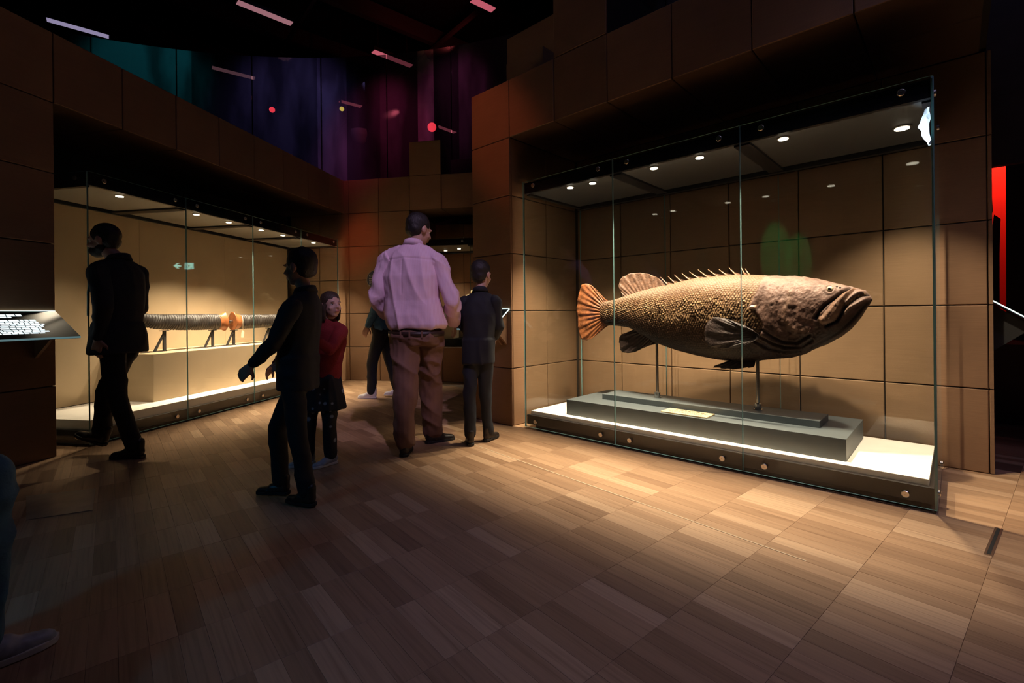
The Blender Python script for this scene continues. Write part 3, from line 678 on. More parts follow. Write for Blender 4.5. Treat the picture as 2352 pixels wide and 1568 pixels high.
# added crumpled film, standing in for a bright patch under the lid
cf = empty('bright_patch_film', R(.11, 3.42, 2.0), 'crumpled white film added as the bright patch at top right corner of fish case', 'film')
vs, fs = [], []
rg = np.random.RandomState(3)
gn, gz = 7, 10
for i in range(gz):
    for j in range(gn):
        z = 2.13 - .20 * i / (gz - 1); wv = .07 * math.sin(math.pi * min(1, (i + 1.2) / gz)) + .008
        vs.append(R(.097 + wv * .55 * j / (gn - 1) + rg.uniform(-.008, .008), 3.328 + .04 * (j / (gn - 1)) + rg.uniform(-.006, .006), z))
for i in range(gz - 1):
    for j in range(gn - 1): fs.append((i * gn + j, i * gn + j + 1, (i + 1) * gn + j + 1, (i + 1) * gn + j))
n_ = len(vs); vs += [v + EN * .003 for v in vs]; fs += [tuple(x + n_ for x in f[::-1]) for f in fs]
mesh('film_sheet', vs, fs, pbr('white_film', (.85, .88, .92), .3), cf, smooth=True)
spot(R(.30, 3.36, 1.95), R(.14, 3.37, 2.03), 7, (.62, .82, 1.0), 70, .5, .01)  # added lamp without a fixture, brightens the film

# ------------------------------------------------------------------ ribbed tusks on brackets
MAT['rib'] = pbr('dark_rib', (0.030, 0.023, 0.019), .45, var=.4, scale=40, bump=.4, bscale=120)
MAT['collar'] = pbr('orange_wood_collar', (0.26, 0.085, 0.026), .4, var=.45, scale=14)
MAT['iron'] = pbr('black_iron', (0.02, 0.02, 0.022), .5)
def tusk(name, label, top, bot, ribs, collar, cdir, seed):
    root = empty(name, L((top[0][0] + top[-1][0]) / 2, -4.7, .9), label, 'tusk', 'ribbed tusks on iron brackets')
    rg = np.random.RandomState(seed); K = ribs * 6
    Tt, Bb = resample(top, K), resample(bot, K); SEG = 20; vs, fs = [], []
    for i in range(K):
        c = (Tt[i] + Bb[i]) / 2; r = np.linalg.norm(Tt[i] - Bb[i]) / 2; ud = (Tt[i] - Bb[i]) / (2 * r)
        ph = i % 6; k = 1 + (.045 if ph in (2, 3) else .015 if ph in (1, 4) else -.065) + rg.uniform(-.012, .012)
        for s in range(SEG):
            t = 2 * math.pi * s / SEG; sk = .010 * math.sin(t * 2 + i * .13 + seed)
            vs.append(L(c[0] + ud[0] * r * k * math.cos(t) + sk, -4.7 + r * .6 * k * math.sin(t), c[1] + ud[1] * r * k * math.cos(t)))
    for i in range(K - 1):
        for s in range(SEG): fs.append((i * SEG + s, i * SEG + (s + 1) % SEG, (i + 1) * SEG + (s + 1) % SEG, (i + 1) * SEG + s))
    fs += [tuple(range(SEG))[::-1], tuple(range((K - 1) * SEG, K * SEG))]
    o = mesh('ribbed_shaft', vs, fs, MAT['rib'], root, smooth=True)
    # wooden collar: flared lathe along the shaft axis
    a0, a1, rr, zc = collar
    dr = 1 if a1 > a0 else -1; ln = abs(a1 - a0); prof = [(.93, -.02), (1.0, .0), (1.02, ln * .45), (1.12, ln * .85), (1.20, ln * .97), (1.1, ln), (.7, ln - .003)]; vs, fs = [], []; Q = 28
    for k, h in prof:
        for i in range(Q):
            t = 2 * math.pi * i / Q; up_ = 1.12 if math.sin(t) > .8 and h > ln * .8 else 1
            vs.append(L(a0 + dr * h, -4.7 + rr * .62 * k * math.cos(t), zc + rr * k * up_ * math.sin(t)))
    for j in range(len(prof) - 1):
        for i in range(Q): fs.append((j * Q + i, j * Q + (i + 1) % Q, (j + 1) * Q + (i + 1) % Q, (j + 1) * Q + i))
    fs += [tuple(range(Q))[::-1], tuple(range((len(prof) - 1) * Q, len(prof) * Q))]
    mesh('wooden_collar', vs, fs, MAT['collar'], root, smooth=True)['label'] = 'orange brown wooden collar'
    return root
t1 = tusk('tusk', 'longer left half of the ribbed dark tusk, curving up behind the man', [(3.90, 1.20), (3.98, 1.157), (4.082, 1.125), (4.132, 1.117), (4.192, 1.105), (4.244, 1.095), (4.371, 1.091), (4.524, 1.092), (4.686, 1.091), (4.881, 1.092), (5.053, 1.091), (5.19, 1.089)], [(3.84, 1.115), (3.93, 1.07), (4.032, 1.027), (4.073, 1.01), (4.131, 0.989), (4.208, 0.958), (4.278, 0.939), (4.388, 0.93), (4.522, 0.92), (4.684, 0.914), (4.878, 0.909), (5.051, 0.907), (5.19, 0.904)], 46, (5.150, 5.240, .096, .996), 1, 1)
t2 = tusk('tusk', 'shorter right half of the ribbed dark tusk, with paper tag', [(5.46, 1.086), (5.639, 1.084), (5.938, 1.083), (6.181, 1.083), (6.353, 1.096), (6.515, 1.119), (6.627, 1.143)], [(5.46, 0.899), (5.636, 0.899), (5.935, 0.905), (6.178, 0.92), (6.35, 0.951), (6.513, 0.986), (6.606, 1.03)], 34, (5.480, 5.375, .096, .995), -1, 4)
cyl('joining_pin', L(5.26, -4.7, .995), L(5.36, -4.7, .995), .028, MAT['chrome'], t1, seg=14)
st = tube('tag_string', [L(5.478, -4.635, 1.07), L(5.477, -4.63, 1.0), L(5.475, -4.63, .88)], .003, pbr('string', (.75, .68, .55), .8), t2, seg=5)
mesh('paper_tag', [L(a, b, z) for b in (-4.63, -4.634) for a, z in ((5.445, .79), (5.485, .785), (5.50, .86), (5.475, .885), (5.455, .86))], [(0, 1, 2, 3, 4), (9, 8, 7, 6, 5)] + [(i, (i + 1) % 5, 5 + (i + 1) % 5, 5 + i) for i in range(5)], pbr('paper_tag', (.72, .6, .38), .8), st)
zt_ = .6925
for k, (a, top, lab) in enumerate([(4.40, .918, 'first iron bracket under the left end of tusk'), (5.056, .899, 'iron bracket just left of the wooden collars'), (5.397, .886, 'iron bracket just right of the wooden collars'), (6.057, .893, 'last iron bracket at the right end of the tusk')]):
    r_ = empty('bracket', L(a, -4.7, zt_), lab + ', on beige plinth', 'bracket', 'iron tusk brackets')
    boxes('upright', L, [(a - .016, a + .016, -4.708, -4.692, zt_, top), (a - .05, a + .05, -4.715, -4.685, top - .006, top + .002)], MAT['iron'], r_)
    boxes('foot_plate', L, [(a - .27, a + .02, -4.715, -4.685, zt_, zt_ + .006)], MAT['iron'], r_)
    vs = [L(x, b, z) for b in (-4.708, -4.692) for x, z in ((a - .13, zt_ + .005), (a - .105, zt_ + .005), (a - .008, zt_ + .17), (a - .008, zt_ + .205))]
    mesh('diagonal_brace', vs, [(0, 1, 2, 3), (7, 6, 5, 4), (0, 4, 5, 1), (1, 5, 6, 2), (2, 6, 7, 3), (3, 7, 4, 0)], MAT['iron'], r_)

# niche exhibits in the far case
b1 = box('exhibit_block', L, 7.75, 8.15, -2.80, -1.6, .601, 1.2, MAT['fabric'], None, bevel=.003); tag(b1, 'tall beige exhibit block at the back of the far case', 'plinth')
b2 = box('exhibit_block', L, 7.42, 7.74, -2.66, -2.38, .601, .955, MAT['fabric'], None, bevel=.003); tag(b2, 'lower beige exhibit block at the front of the far case', 'plinth')
b3 = box('exhibit_block', L, 7.80, 8.05, -2.37, -1.9, 1.2005, 1.335, MAT['fabric2'], None, bevel=.003); tag(b3, 'small beige riser on the tall block of the far case', 'plinth')
bk_ = empty('slab_specimen', L(7.55, -2.52, .956), 'flat brown slab specimen lying on the lower exhibit block', 'specimen')
box('slab', L, 7.46, 7.68, -2.63, -2.41, .9555, .995, pbr('brown_slab', (.16, .09, .05), .6, var=.3), bk_, bevel=.008)
sk = empty('skull_specimen', L(7.9, -2.16, 1.336), 'pale skull specimen resting on the small riser of the far case', 'specimen')
def ellip(name, c, rad, rotz, mat, parent, bump=0):
    bm = bmesh.new(); bmesh.ops.create_icosphere(bm, subdivisions=4, radius=1)
    mr = Matrix.Rotation(rotz, 3, 'Z')
    for v in bm.verts:
        p = v.co.copy(); k = 1 + bump * (noise.noise(p * 2.3) + .5 * noise.noise(p * 5)); v.co = Vector(c) + mr @ Vector((p.x * rad[0] * k, p.y * rad[1] * k, p.z * rad[2] * k))
    for f in bm.faces: f.smooth = True
    me = D.meshes.new(name); bm.to_mesh(me); bm.free(); return link(name, me, mat, parent)
MAT['bone'] = pbr('bone', (.62, .48, .28), .6, var=.3, scale=15)
ellip('cranium', L(7.9, -2.12, 1.425), (.10, .07, .068), -yL, MAT['bone'], sk, .25)
ellip('snout', L(7.9, -2.23, 1.368), (.075, .035, .034), -yL, MAT['bone'], sk, .3)

# ------------------------------------------------------------------ lecterns
MAT['lect'] = pbr('lectern_black', (0.014, 0.017, 0.020), .30, var=.2)
MAT['lect_edge'] = emis('lectern_edge_light', (.82, 1.0, .95), 1.6)
MAT['edgeglass'] = pbr('lectern_edge', (.30, .5, .52), .2, emit=(.35, .65, .7), estr=.25)
MAT['print'] = emis('backlit_text', (.85, .97, 1.0), 1.25)
def lectern(name, label, F, p0, p1, ztop, zbot, dq, lightend=None, wall_light=True, braces=()):
    """F(p, q, z): p along the wall, q away from the wall towards the viewer"""
    root = empty(name, F((p0 + p1) / 2, 0, zbot), label, 'lectern')
    t = .016
    vs = [F(p, q, z) for p in (p0, p1) for q, z in ((.012, ztop), (dq, zbot), (dq, zbot - t), (.012, ztop - t))]
    mesh('reading_panel', vs, [(0, 1, 2, 3), (7, 6, 5, 4), (0, 4, 5, 1), (1, 5, 6, 2), (2, 6, 7, 3), (3, 7, 4, 0)], MAT['lect'], root)
    box('front_edge', F, p0, p1, dq, dq + .004, zbot - t + .002, zbot - .001, MAT['edgeglass'], root)
    if wall_light:
        box('edge_light', F, p0, p1, .002, .011, ztop - .014, ztop + .004, MAT['lect_edge'], root)
    for p in braces:
        vs = [F(x, q, z) for x in (p - .012, p + .012) for q, z in ((.005, ztop - t - .004), (dq - .06, zbot + .01), (.005, zbot - .16))]
        mesh('bracket', vs, [(0, 1, 2), (5, 4, 3), (0, 3, 4, 1), (1, 4, 5, 2), (2, 5, 3, 0)], MAT['board'] if wall_light != 'dark' else MAT['blackmatt'], root)
    if lightend is not None:
        pe = lightend; e = .004
        vs = [F(pe + d, q, z) for d in (-e, e) for q, z in ((.012, ztop + .001), (dq, zbot + .001), (dq, zbot - .008), (.012, ztop - .008))]
        mesh('end_light', vs, [(0, 1, 2, 3), (7, 6, 5, 4), (0, 4, 5, 1), (1, 5, 6, 2), (2, 6, 7, 3), (3, 7, 4, 0)], MAT['lect_edge'], root)
    def on(p0_, p1_, f0, f1):   # strip of print on the sloped face between fractions f0..f1 from the top edge
        q = lambda f: (.012 + (dq - .012) * f, ztop + (zbot - ztop) * f)
        return [F(p, q(f)[0] + .0005, q(f)[1] + .0012) for p, f in ((p0_, f0), (p1_, f0), (p1_, f1), (p0_, f1))]
    return root, on
FLl = lambda p, q, z: L(p, -4.1445 + q, z)
lec, on = lectern('lectern', 'black sloped reading lectern on the left pier with glowing top edge', FLl, 1.3, 2.945, 1.118, .928, .245, braces=(2.82, 1.9))
vs, fs = [], []
for k, (a1, f0, f1, a0) in enumerate([(2.70, .13, .20, 2.0), (2.63, .21, .255, 2.0), (2.755, .33, .40, 2.3), (2.775, .42, .475, 2.3), (2.785, .49, .545, 2.33), (2.77, .56, .61, 2.36), (2.745, .625, .68, 2.36), (2.755, .70, .745, 2.40), (2.775, .755, .80, 2.41), (2.74, .81, .85, 2.42)]):
    x = a0
    while x < a1 - .01:
        wdx = min(random.uniform(.02, .06), a1 - x); i0 = len(vs); vs += on(x, x + wdx, f0, f1); fs.append((i0, i0 + 1, i0 + 2, i0 + 3)); x += wdx + .006
lt = mesh('printed_text', vs, fs, MAT['print'], lec, recalc=False)
FRl = lambda p, q, z: R(p, 3.2736 - q, z)
lec2, on2 = lectern('lectern', 'black sloped lectern with lit end on the pillar beside the fish case', FRl, 3.09, 3.62, 1.108, .925, .245, lightend=3.086, braces=(3.13, 3.2, 3.55))
mesh('printed_text', on2(3.40, 3.46, .7, .78), [(0, 1, 2, 3)], MAT['print'], lec2, recalc=False)
FBl = lambda p, q, z: L(7.16 - q, p, z)
lec3, on3 = lectern('lectern', 'black sloped lectern on the far wall half hidden by man in pink', FBl, -3.53, -2.9, 1.135, .935, .26, braces=(-3.3,))
vs, fs = [], []
for f in np.linspace(.2, .8, 9): i0 = len(vs); vs += on3(-3.49, -3.25 - random.uniform(0, .1), f, f + .045); fs.append((i0, i0 + 1, i0 + 2, i0 + 3))
mesh('printed_text', vs, fs, MAT['print'], lec3, recalc=False)
FPl = lambda p, q, z: R(-.151 - q, p, z)
lec4, on4 = lectern('lectern', 'black sloped lectern with bright edge at right side of right pier', FPl, 4.345, 4.60, 1.122, .935, .26, lightend=4.342, braces=(4.42,), wall_light='dark')

# round wall label on the far wall
rs = empty('round_sign', L(7.158, -3.60, 1.64), 'round dark blue wall sign with white text left of pink shirt', 'sign')
lathe('disc', L(7.158, -3.60, 1.64), -EA, [(.142, 0), (.142, .004), (.138, .006)], pbr('sign_blue', (.035, .05, .10), .45), rs, seg=40, smooth=False)
lathe('rim', L(7.158, -3.60, 1.64), -EA, [(.158, 0), (.158, .0015), (.150, .002)], pbr('sign_rim', (.25, .2, .14), .5), rs, seg=40, smooth=False)
MAT['wtext'] = pbr('white_text', (.85, .85, .88), .6, emit=(.85, .85, .9), estr=0.0)
def text(body, size, origin, xdir, zdir, mat, parent, align='LEFT'):
    cu = D.curves.new('lettering', 'FONT'); cu.body = body; cu.size = size; cu.align_x = align; cu.space_line = 1.18; cu.extrude = .0004
    o = D.objects.new('lettering', cu); COL.objects.link(o)
    dg = bpy.context.evaluated_depsgraph_get(); me = D.meshes.new_from_object(o.evaluated_get(dg)); D.objects.remove(o)
    nrm = xdir.cross(zdir); m = Matrix((xdir, zdir, nrm)).transposed().to_4x4(); m.translation = origin; me.transform(m)
    return link('lettering', me, mat, parent)
text('Possibly Bone to\npopulations of\na January, in of\nsome in higher of\nin the Rockwest', .031, L(7.158 - .0075, -3.60 - .107, 1.64 + .045), EB, Vector((0, 0, 1)), MAT['wtext'], rs)

# illuminated exit sign down the passage (seen mirrored in the left case)
xs_c = L(6.9, -1.30, 1.60 + .33); hit = L(4.034, -4.16, 1.574)
xs_c = L(6.6, -1.66, 0); d_ = (xs_c - L(4.034, -4.16, 0)); path = d_.length
zx = 1.574 + (1.574 - CAMH) / (hit.xy.length) * path
nx_ = (hit - xs_c); nx_.z = 0; nx_.normalize(); tx = Vector((-nx_.y, nx_.x, 0))    # viewer (at the glass) sees +tx on the right
C0 = Vector((xs_c.x, xs_c.y, zx))
ex = empty('exit_sign', C0, 'green running man exit sign hanging in passage behind the pillar', 'sign')
FX = lambda p, q, z: C0 + tx * p - nx_ * q + Vector((0, 0, z))
box('housing', FX, -.16, .16, .004, .03, -.07, .07, MAT['blackmatt'], ex)
MAT['exit'] = emis('exit_green', (.45, 1.0, .80), 9)
mesh('arrow', [FX(-x, q, z) for q in (0, .004) for x, z in ((-.13, 0), (-.08, .045), (-.055, .045), (-.085, .012), (-.03, .012), (-.03, -.012), (-.085, -.012), (-.055, -.045), (-.08, -.045))], [tuple(range(9)), tuple(range(17, 8, -1))] + [(i, (i + 1) % 9, 9 + (i + 1) % 9, 9 + i) for i in range(9)], MAT['exit'], ex)
box('field', FX, -.135, -.018, .001, .004, -.055, .055, MAT['exit'], ex)
figm = MAT['blackmatt']
boxes('running_man', FX, [(-.062, -.048, -.002, .001, .024, .038), (-.085, -.062, -.002, .001, -.004, .018), (-.06, -.04, -.002, .001, -.035, -.02), (-.11, -.095, -.002, .001, -.05, -.02)], figm, ex)

# steel slot and access lid in the floor
a_, b_ = Vector((2.045, 2.056, 0)), Vector((2.349, 2.307, 0)); dd = (b_ - a_).normalized(); pp = Vector((-dd.y, dd.x, 0))
FS = lambda p, q, z: a_ + dd * p + pp * q + Vector((0, 0, z))
fsx = empty('floor_slot', a_, 'narrow steel slot let into the floor at lower right', 'floor slot')
box('steel_frame', FS, 0, .39, -.014, .014, .0006, .003, MAT['steel'], fsx); box('slot', FS, .01, .38, -.006, .006, .003, .0036, MAT['blackmatt'], fsx)
lidv = [PX(u, v, 1) for u, v in ((60, 1140), (220, 1122), (213, 1172), (60, 1195))]
lidv = [Vector((0, 0, CAMH)) + (p - Vector((0, 0, CAMH))) * (CAMH / (CAMH - p.z)) for p in lidv]
lidc = sum(lidv, Vector()) / 4
fl_ = empty('floor_box', Vector((lidc.x, lidc.y, 0)), 'wood faced floor box lid near the seated visitor', 'floor box')
mesh('lid', [Vector((p.x, p.y, z)) for z in (.0006, .0035) for p in lidv], [(0, 1, 2, 3), (7, 6, 5, 4), (0, 4, 5, 1), (1, 5, 6, 2), (2, 6, 7, 3), (3, 7, 4, 0)], pbr('lid_wood', (.34, .26, .19), .4, var=.2, scale=9), fl_)

# ------------------------------------------------------------------ upper level: curved printed glass, lights
def scrim_mat():
    m, nt, out = new_mat('printed_glass'); q = N(nt)
    g = q.n('ShaderNodeNewGeometry'); sp_ = q.n('ShaderNodeSeparateXYZ'); q.l(g.outputs['Position'], sp_.inputs[0])
    cx_ = q.n('ShaderNodeMath', operation='SUBTRACT'); cx_.inputs[1].default_value = CC.x; q.l(sp_.outputs[0], cx_.inputs[0])
    cy_ = q.n('ShaderNodeMath', operation='SUBTRACT'); cy_.inputs[1].default_value = CC.y; q.l(sp_.outputs[1], cy_.inputs[0])
    at = q.n('ShaderNodeMath', operation='ARCTAN2'); q.l(cx_.outputs[0], at.inputs[0]); q.l(cy_.outputs[0], at.inputs[1])
    c = q.n('ShaderNodeCombineXYZ'); ms = q.n('ShaderNodeMath', operation='MULTIPLY'); ms.inputs[1].default_value = 17; q.l(at.outputs[0], ms.inputs[0]); q.l(ms.outputs[0], c.inputs[0])
    mz = q.n('ShaderNodeMath', operation='MULTIPLY'); mz.inputs[1].default_value = .05; q.l(sp_.outputs[2], mz.inputs[0]); q.l(mz.outputs[0], c.inputs[1])
    v = q.n('ShaderNodeTexVoronoi', voronoi_dimensions='1D'); v.inputs['Scale'].default_value = 1; q.l(ms.outputs[0], v.inputs['W'])
    r = q.n('ShaderNodeValToRGB'); r.color_ramp.interpolation = 'CONSTANT'
    sx = q.n('ShaderNodeSeparateColor'); q.l(v.outputs['Color'], sx.inputs[0]); q.l(sx.outputs[0], r.inputs[0])
    ramp(r, [(0, (.04, .04, .05)), (.3, (.30, .27, .32)), (.5, (.12, .11, .14)), (.7, (.42, .36, .42)), (.88, (.07, .07, .08))])
    t = q.n('ShaderNodeTexNoise'); t.inputs['Scale'].default_value = 2.5; t.inputs['Detail'].default_value = 6; mp = q.n('ShaderNodeMapping'); mp.inputs['Scale'].default_value = (1, 1, .25); q.l(g.outputs['Position'], mp.inputs[0]); q.l(mp.outputs[0], t.inputs[0])
    tr_ = q.n('ShaderNodeValToRGB'); ramp(tr_, [(.40, (.35, .35, .35)), (.6, (1, 1, 1))]); q.l(t.outputs[0], tr_.inputs[0])
    mx = q.n('ShaderNodeMix', data_type='RGBA', blend_type='MULTIPLY'); mx.inputs[0].default_value = 1; q.l(r.outputs[0], mx.inputs[6]); q.l(tr_.outputs[0], mx.inputs[7])
    d = q.n('ShaderNodeBsdfDiffuse'); q.l(mx.outputs[2], d.inputs[0])
    tp = q.n('ShaderNodeBsdfTransparent'); tp.inputs[0].default_value = (.9, .9, .92, 1)
    m1 = q.n('ShaderNodeMixShader'); m1.inputs[0].default_value = .5; q.l(tp.outputs[0], m1.inputs[1]); q.l(d.outputs[0], m1.inputs[2])
    gl = q.n('ShaderNodeBsdfGlossy'); gl.inputs['Roughness'].default_value = .02
    m2 = q.n('ShaderNodeMixShader'); m2.inputs[0].default_value = .05; q.l(m1.outputs[0], m2.inputs[1]); q.l(gl.outputs[0], m2.inputs[2]); q.l(m2.outputs[0], out.inputs[0])
    return m
CC = Vector((-3.32, -.49, 0)); CR = 8.87
MAT['scrim'] = scrim_mat()
sc_ = empty('glass_balustrade', CC + Vector((0, CR, 3.1)), 'tall curved glass screen printed with dark trees above the far wall', 'glass screen')
step = math.radians(7.6)
for i in range(-6, 6):
    a0, a1 = i * step + .0012, (i + 1) * step - .0012; vs = []
    for rad in (CR, CR + .02):
        for z in (3.05, 5.6):
            for k in range(7):
                a = a0 + (a1 - a0) * k / 6; vs.append(CC + Vector((math.sin(a) * rad, math.cos(a) * rad, z)))
    fs = []
    for k in range(6): fs += [(k, k + 1, 7 + k + 1, 7 + k), (14 + k + 1, 14 + k, 21 + k, 21 + k + 1), (7 + k, 7 + k + 1, 21 + k + 1, 21 + k), (k + 1, k, 14 + k, 14 + k + 1)]
    fs += [(0, 7, 21, 14), (6, 20, 27, 13)]
    mesh('glass_panel', vs, fs, MAT['scrim'], sc_)
# upper floor slab behind the bulkheads
us = box('trim_1', W, -10, 2.5, 8.75, 13.5, 2.9, 3.05, MAT['blackmatt']); tag(us, kind='structure')
MAT['tubepink'] = emis('dim_tube_pink', (.50, .22, .26), .62)
MAT['tubelav'] = emis('dim_tube_lavender', (.42, .36, .58), .62)
MAT['tubered'] = emis('dim_tube_red', (.80, .16, .22), .62)
HALF = [((-7.644, 7.873), (-7.044, 8.379), 'tubelav', 'lavender strip light hanging at far left above the left pier'),
        ((-4.268, 7.485), (-3.677, 8.058), 'tubepink', 'pink strip light hanging highest, left of centre'),
        ((-2.552, 8.923), (-1.949, 9.469), 'tubered', 'red strip light crossing the top edge of the curved glass'),
        ((-5.897, 9.441), (-5.294, 9.891), 'tubepink', 'dim pink strip light seen through the left of curved glass'),
        ((-3.924, 10.977), (-3.52, 11.287), 'tubered', 'small red strip light seen through the middle of curved glass'),
        ((-1.905, 12.512), (-1.503, 12.975), 'tubered', 'red strip light beside the red spotlight behind curved glass'),
        ((-0.572, 7.491), (-0.25, 7.75), 'tubered', 'red strip light at the top edge above the glass')]
for (p, q, m, lab) in HALF:
    p, q = Vector((*p, 0)), Vector((*q, 0)); d = (q - p); ln = d.length; d.normalize(); e = Vector((-d.y, d.x, 0)); mid_ = (p + q) / 2
    F_ = lambda x, y, z, p=p, d=d, e=e: p + d * x + e * y + Vector((0, 0, z))
    r_ = empty('strip_light', mid_ + Vector((0, 0, 6)), lab, 'strip light', 'strip lights under the hall ceiling')
    box('housing', F_, -.02, ln + .02, -.075, .075, 6.006, 6.07, MAT['blackmatt'], r_)
    box('diffuser', F_, 0, ln, -.065, .065, 5.995, 6.006, MAT[m], r_)
    for x in (.1, ln - .1): cyl('hanger', F_(x, 0, 6.07), F_(x, 0, 7.2), .008, MAT['blackmatt'], r_, seg=6)
def stage_spot(p, aim, colm, lab, r=.09, drop=1.2):
    r_ = empty('stage_light', p, lab, 'spotlight', 'stage spotlights on the upper level'); d = (Vector(aim) - p).normalized()
    lathe('can', p - d * .26, d, [(r * .55, 0), (r * .8, .03), (r * .8, .16), (r, .18), (r, .26)], MAT['blackmatt'], r_, seg=16, smooth=False)
    lathe('lens', p, d, [(r * .86, 0), (r * .7, .006)], colm, r_, seg=16)
    tube('yoke', [p - d * .13 + Vector((0, 0, .0)), p - d * .13 + Vector((0, 0, .2))], .014, MAT['blackmatt'], r_, seg=6)
    cyl('drop_pole', p - d * .13 + Vector((0, 0, .2)), Vector(((p - d * .13).x, (p - d * .13).y, 7.199)), .012, MAT['blackmatt'], r_, seg=6)
MAT['redlens'] = emis('red_lens', (1, .05, .07), 4); MAT['yellens'] = emis('yellow_lens', (1, .75, .12), 2.5)
stage_spot(Vector((-1.645, 10.02, 5.0)), (-1.8, 8.6, 4.6), MAT['redlens'], 'red glowing spotlight behind the right half of curved glass', .11, 2.1)
stage_spot(Vector((-4.541, 9.093, 5.0)), (-4.0, 8.0, 4.6), MAT['redlens'], 'small red spotlight behind the left half of curved glass', .06, 2.1)
stage_spot(Vector((-3.208, 9.086, 5.0)), (-2.4, 7.5, 4.8), MAT['yellens'], 'small yellow spotlight behind the middle of curved glass', .05, 2.1)
pl = PX(827, 318, 8.9)
lp_ = empty('pole_lamp', Vector((pl.x, pl.y, 3.05)), 'pink lit lamp head on thin pole behind curved glass', 'lamp')
cyl('pole', (pl.x, pl.y, 3.05), (pl.x, pl.y, pl.z - .1), .02, MAT['blackmatt'], lp_, seg=8)
lathe('lamp_head', (pl.x, pl.y, pl.z - .12), (0, -.3, 1), [(.05, 0), (.11, .06), (.15, .2), (.14, .28), (.05, .3)], pbr('lamp_head_grey', (.5, .42, .42), .5), lp_, seg=18)
spot((-1.9, 8.2, 4.6), pl, 30, (1, .15, .2), 30, .6, .05)

# ------------------------------------------------------------------ red room beyond the right pier
hs = box('hanging_screen', R, -3.2, -.12, 5.2, 5.26, 2.155, 6.2, pbr('dark_printed_screen', (.07, .055, .06), .5, var=.5, scale=2.2)); tag(hs, 'dark hanging screen panel at the top right edge', 'screen')
rb = box('red_wall', R, -2.6, .6, 7.4, 7.5, 0, 3.2, pbr('red_backdrop', (.50, .03, .02), .6)); tag(rb, 'red lit backdrop beyond the right pier', 'backdrop')
spot(R(-.35, 6.72, 2.85), R(-.30, 7.45, 2.0), 75, (1, .10, .05), 110, .7, .05)
ct = empty('counter', R(-1.0, 6.0), 'dark counter with red lit edge beyond the right pier', 'counter')
box('body', R, -2.2, .3, 6.3, 6.9, 0, .735, pbr('counter_dark', (.05, .02, .025), .5), ct); box('top_edge', R, -2.2, .3, 6.27, 6.92, .735, .765, pbr('counter_edge', (.4, .05, .06), .4), ct)
sh = empty('silhouette_cutout', R(-.3, 6.6, .766), 'dark curved cutout standing before the red backdrop', 'cutout')
def outline_s(pts, n0, n1, name, parent, mat):
    k = len(pts); vs = [R(s, n, z) for n in (n0, n1) for s, z in pts]
    return mesh(name, vs, [tuple(range(k)), tuple(range(2 * k - 1, k - 1, -1))] + [(i, (i + 1) % k, k + (i + 1) % k, k + i) for i in range(k)], mat, parent)
cutm = pbr('cutout_black', (.02, .008, .008), .5)
outline_s([(-.10, .766), (-.235, .766), (-.24, 1.5), (-.245, 1.9), (-.262, 2.02), (-.252, 2.30), (-.243, 2.30), (-.245, 2.03), (-.215, 1.97), (-.19, 1.95), (-.15, 2.0), (-.10, 2.0)], 6.6, 6.63, 'cutout_panel', sh, cutm)
outline_s([(-.25, .766), (-.30, .766), (-.305, 1.6), (-.315, 1.93), (-.27, 1.98), (-.255, 1.85)], 6.6, 6.63, 'cutout_panel', sh, cutm)
outline_s([(-.345, .766), (-1.6, .766), (-1.6, 2.9), (-.355, 2.9)], 6.6, 6.63, 'cutout_panel', sh, cutm)

# ------------------------------------------------------------------ people
def cap_data(p0, r0, p1, r1, seg=14, flat=None):
    """tapered capsule; flat=(vector, ratio) squeezes along vector"""
    p0, p1 = Vector(p0), Vector(p1); d = p1 - p0; ln = d.length
    d = d.normalized() if ln > 1e-6 else Vector((0, 0, 1)); a = d.orthogonal().normalized(); b = d.cross(a); rings = []
    for t in (80, 50, 20): rings.append((p0 - d * r0 * math.sin(math.radians(t)), r0 * math.cos(math.radians(t))))
    rings += [(p0, r0), (p1, r1)]
    for t in (20, 50, 80): rings.append((p1 + d * r1 * math.sin(math.radians(t)), r1 * math.cos(math.radians(t))))
    vs, fs = [], []
    for c, r in rings:
        for i in range(seg):
            t = 2 * math.pi * i / seg; o = (a * math.cos(t) + b * math.sin(t)) * r
            if flat: f = Vector(flat[0]).normalized(); o = o - f * o.dot(f) * (1 - flat[1])
            vs.append(c + o)
    n = len(rings)
    for j in range(n - 1):
        for i in range(seg): fs.append((j * seg + i, j * seg + (i + 1) % seg, (j + 1) * seg + (i + 1) % seg, (j + 1) * seg + i))
    fs += [tuple(range(seg))[::-1], tuple(range((n - 1) * seg, n * seg))]
    return vs, fs
def ell_data(c, rad, m=None, seg=18, rn=12):
    vs, fs = [], []; m = m or Matrix.Identity(3)
    for j in range(1, rn):
        ph = math.pi * j / rn
        for i in range(seg):
            t = 2 * math.pi * i / seg; vs.append(Vector(c) + m @ Vector((rad[0] * math.sin(ph) * math.cos(t), rad[1] * math.sin(ph) * math.sin(t), rad[2] * math.cos(ph))))
    for j in range(rn - 2):
        for i in range(seg): fs.append((j * seg + i, (j + 1) * seg + i, (j + 1) * seg + (i + 1) % seg, j * seg + (i + 1) % seg))
    fs += [tuple(range(seg)), tuple(range((rn - 2) * seg, (rn - 1) * seg))[::-1]]
    return vs, fs
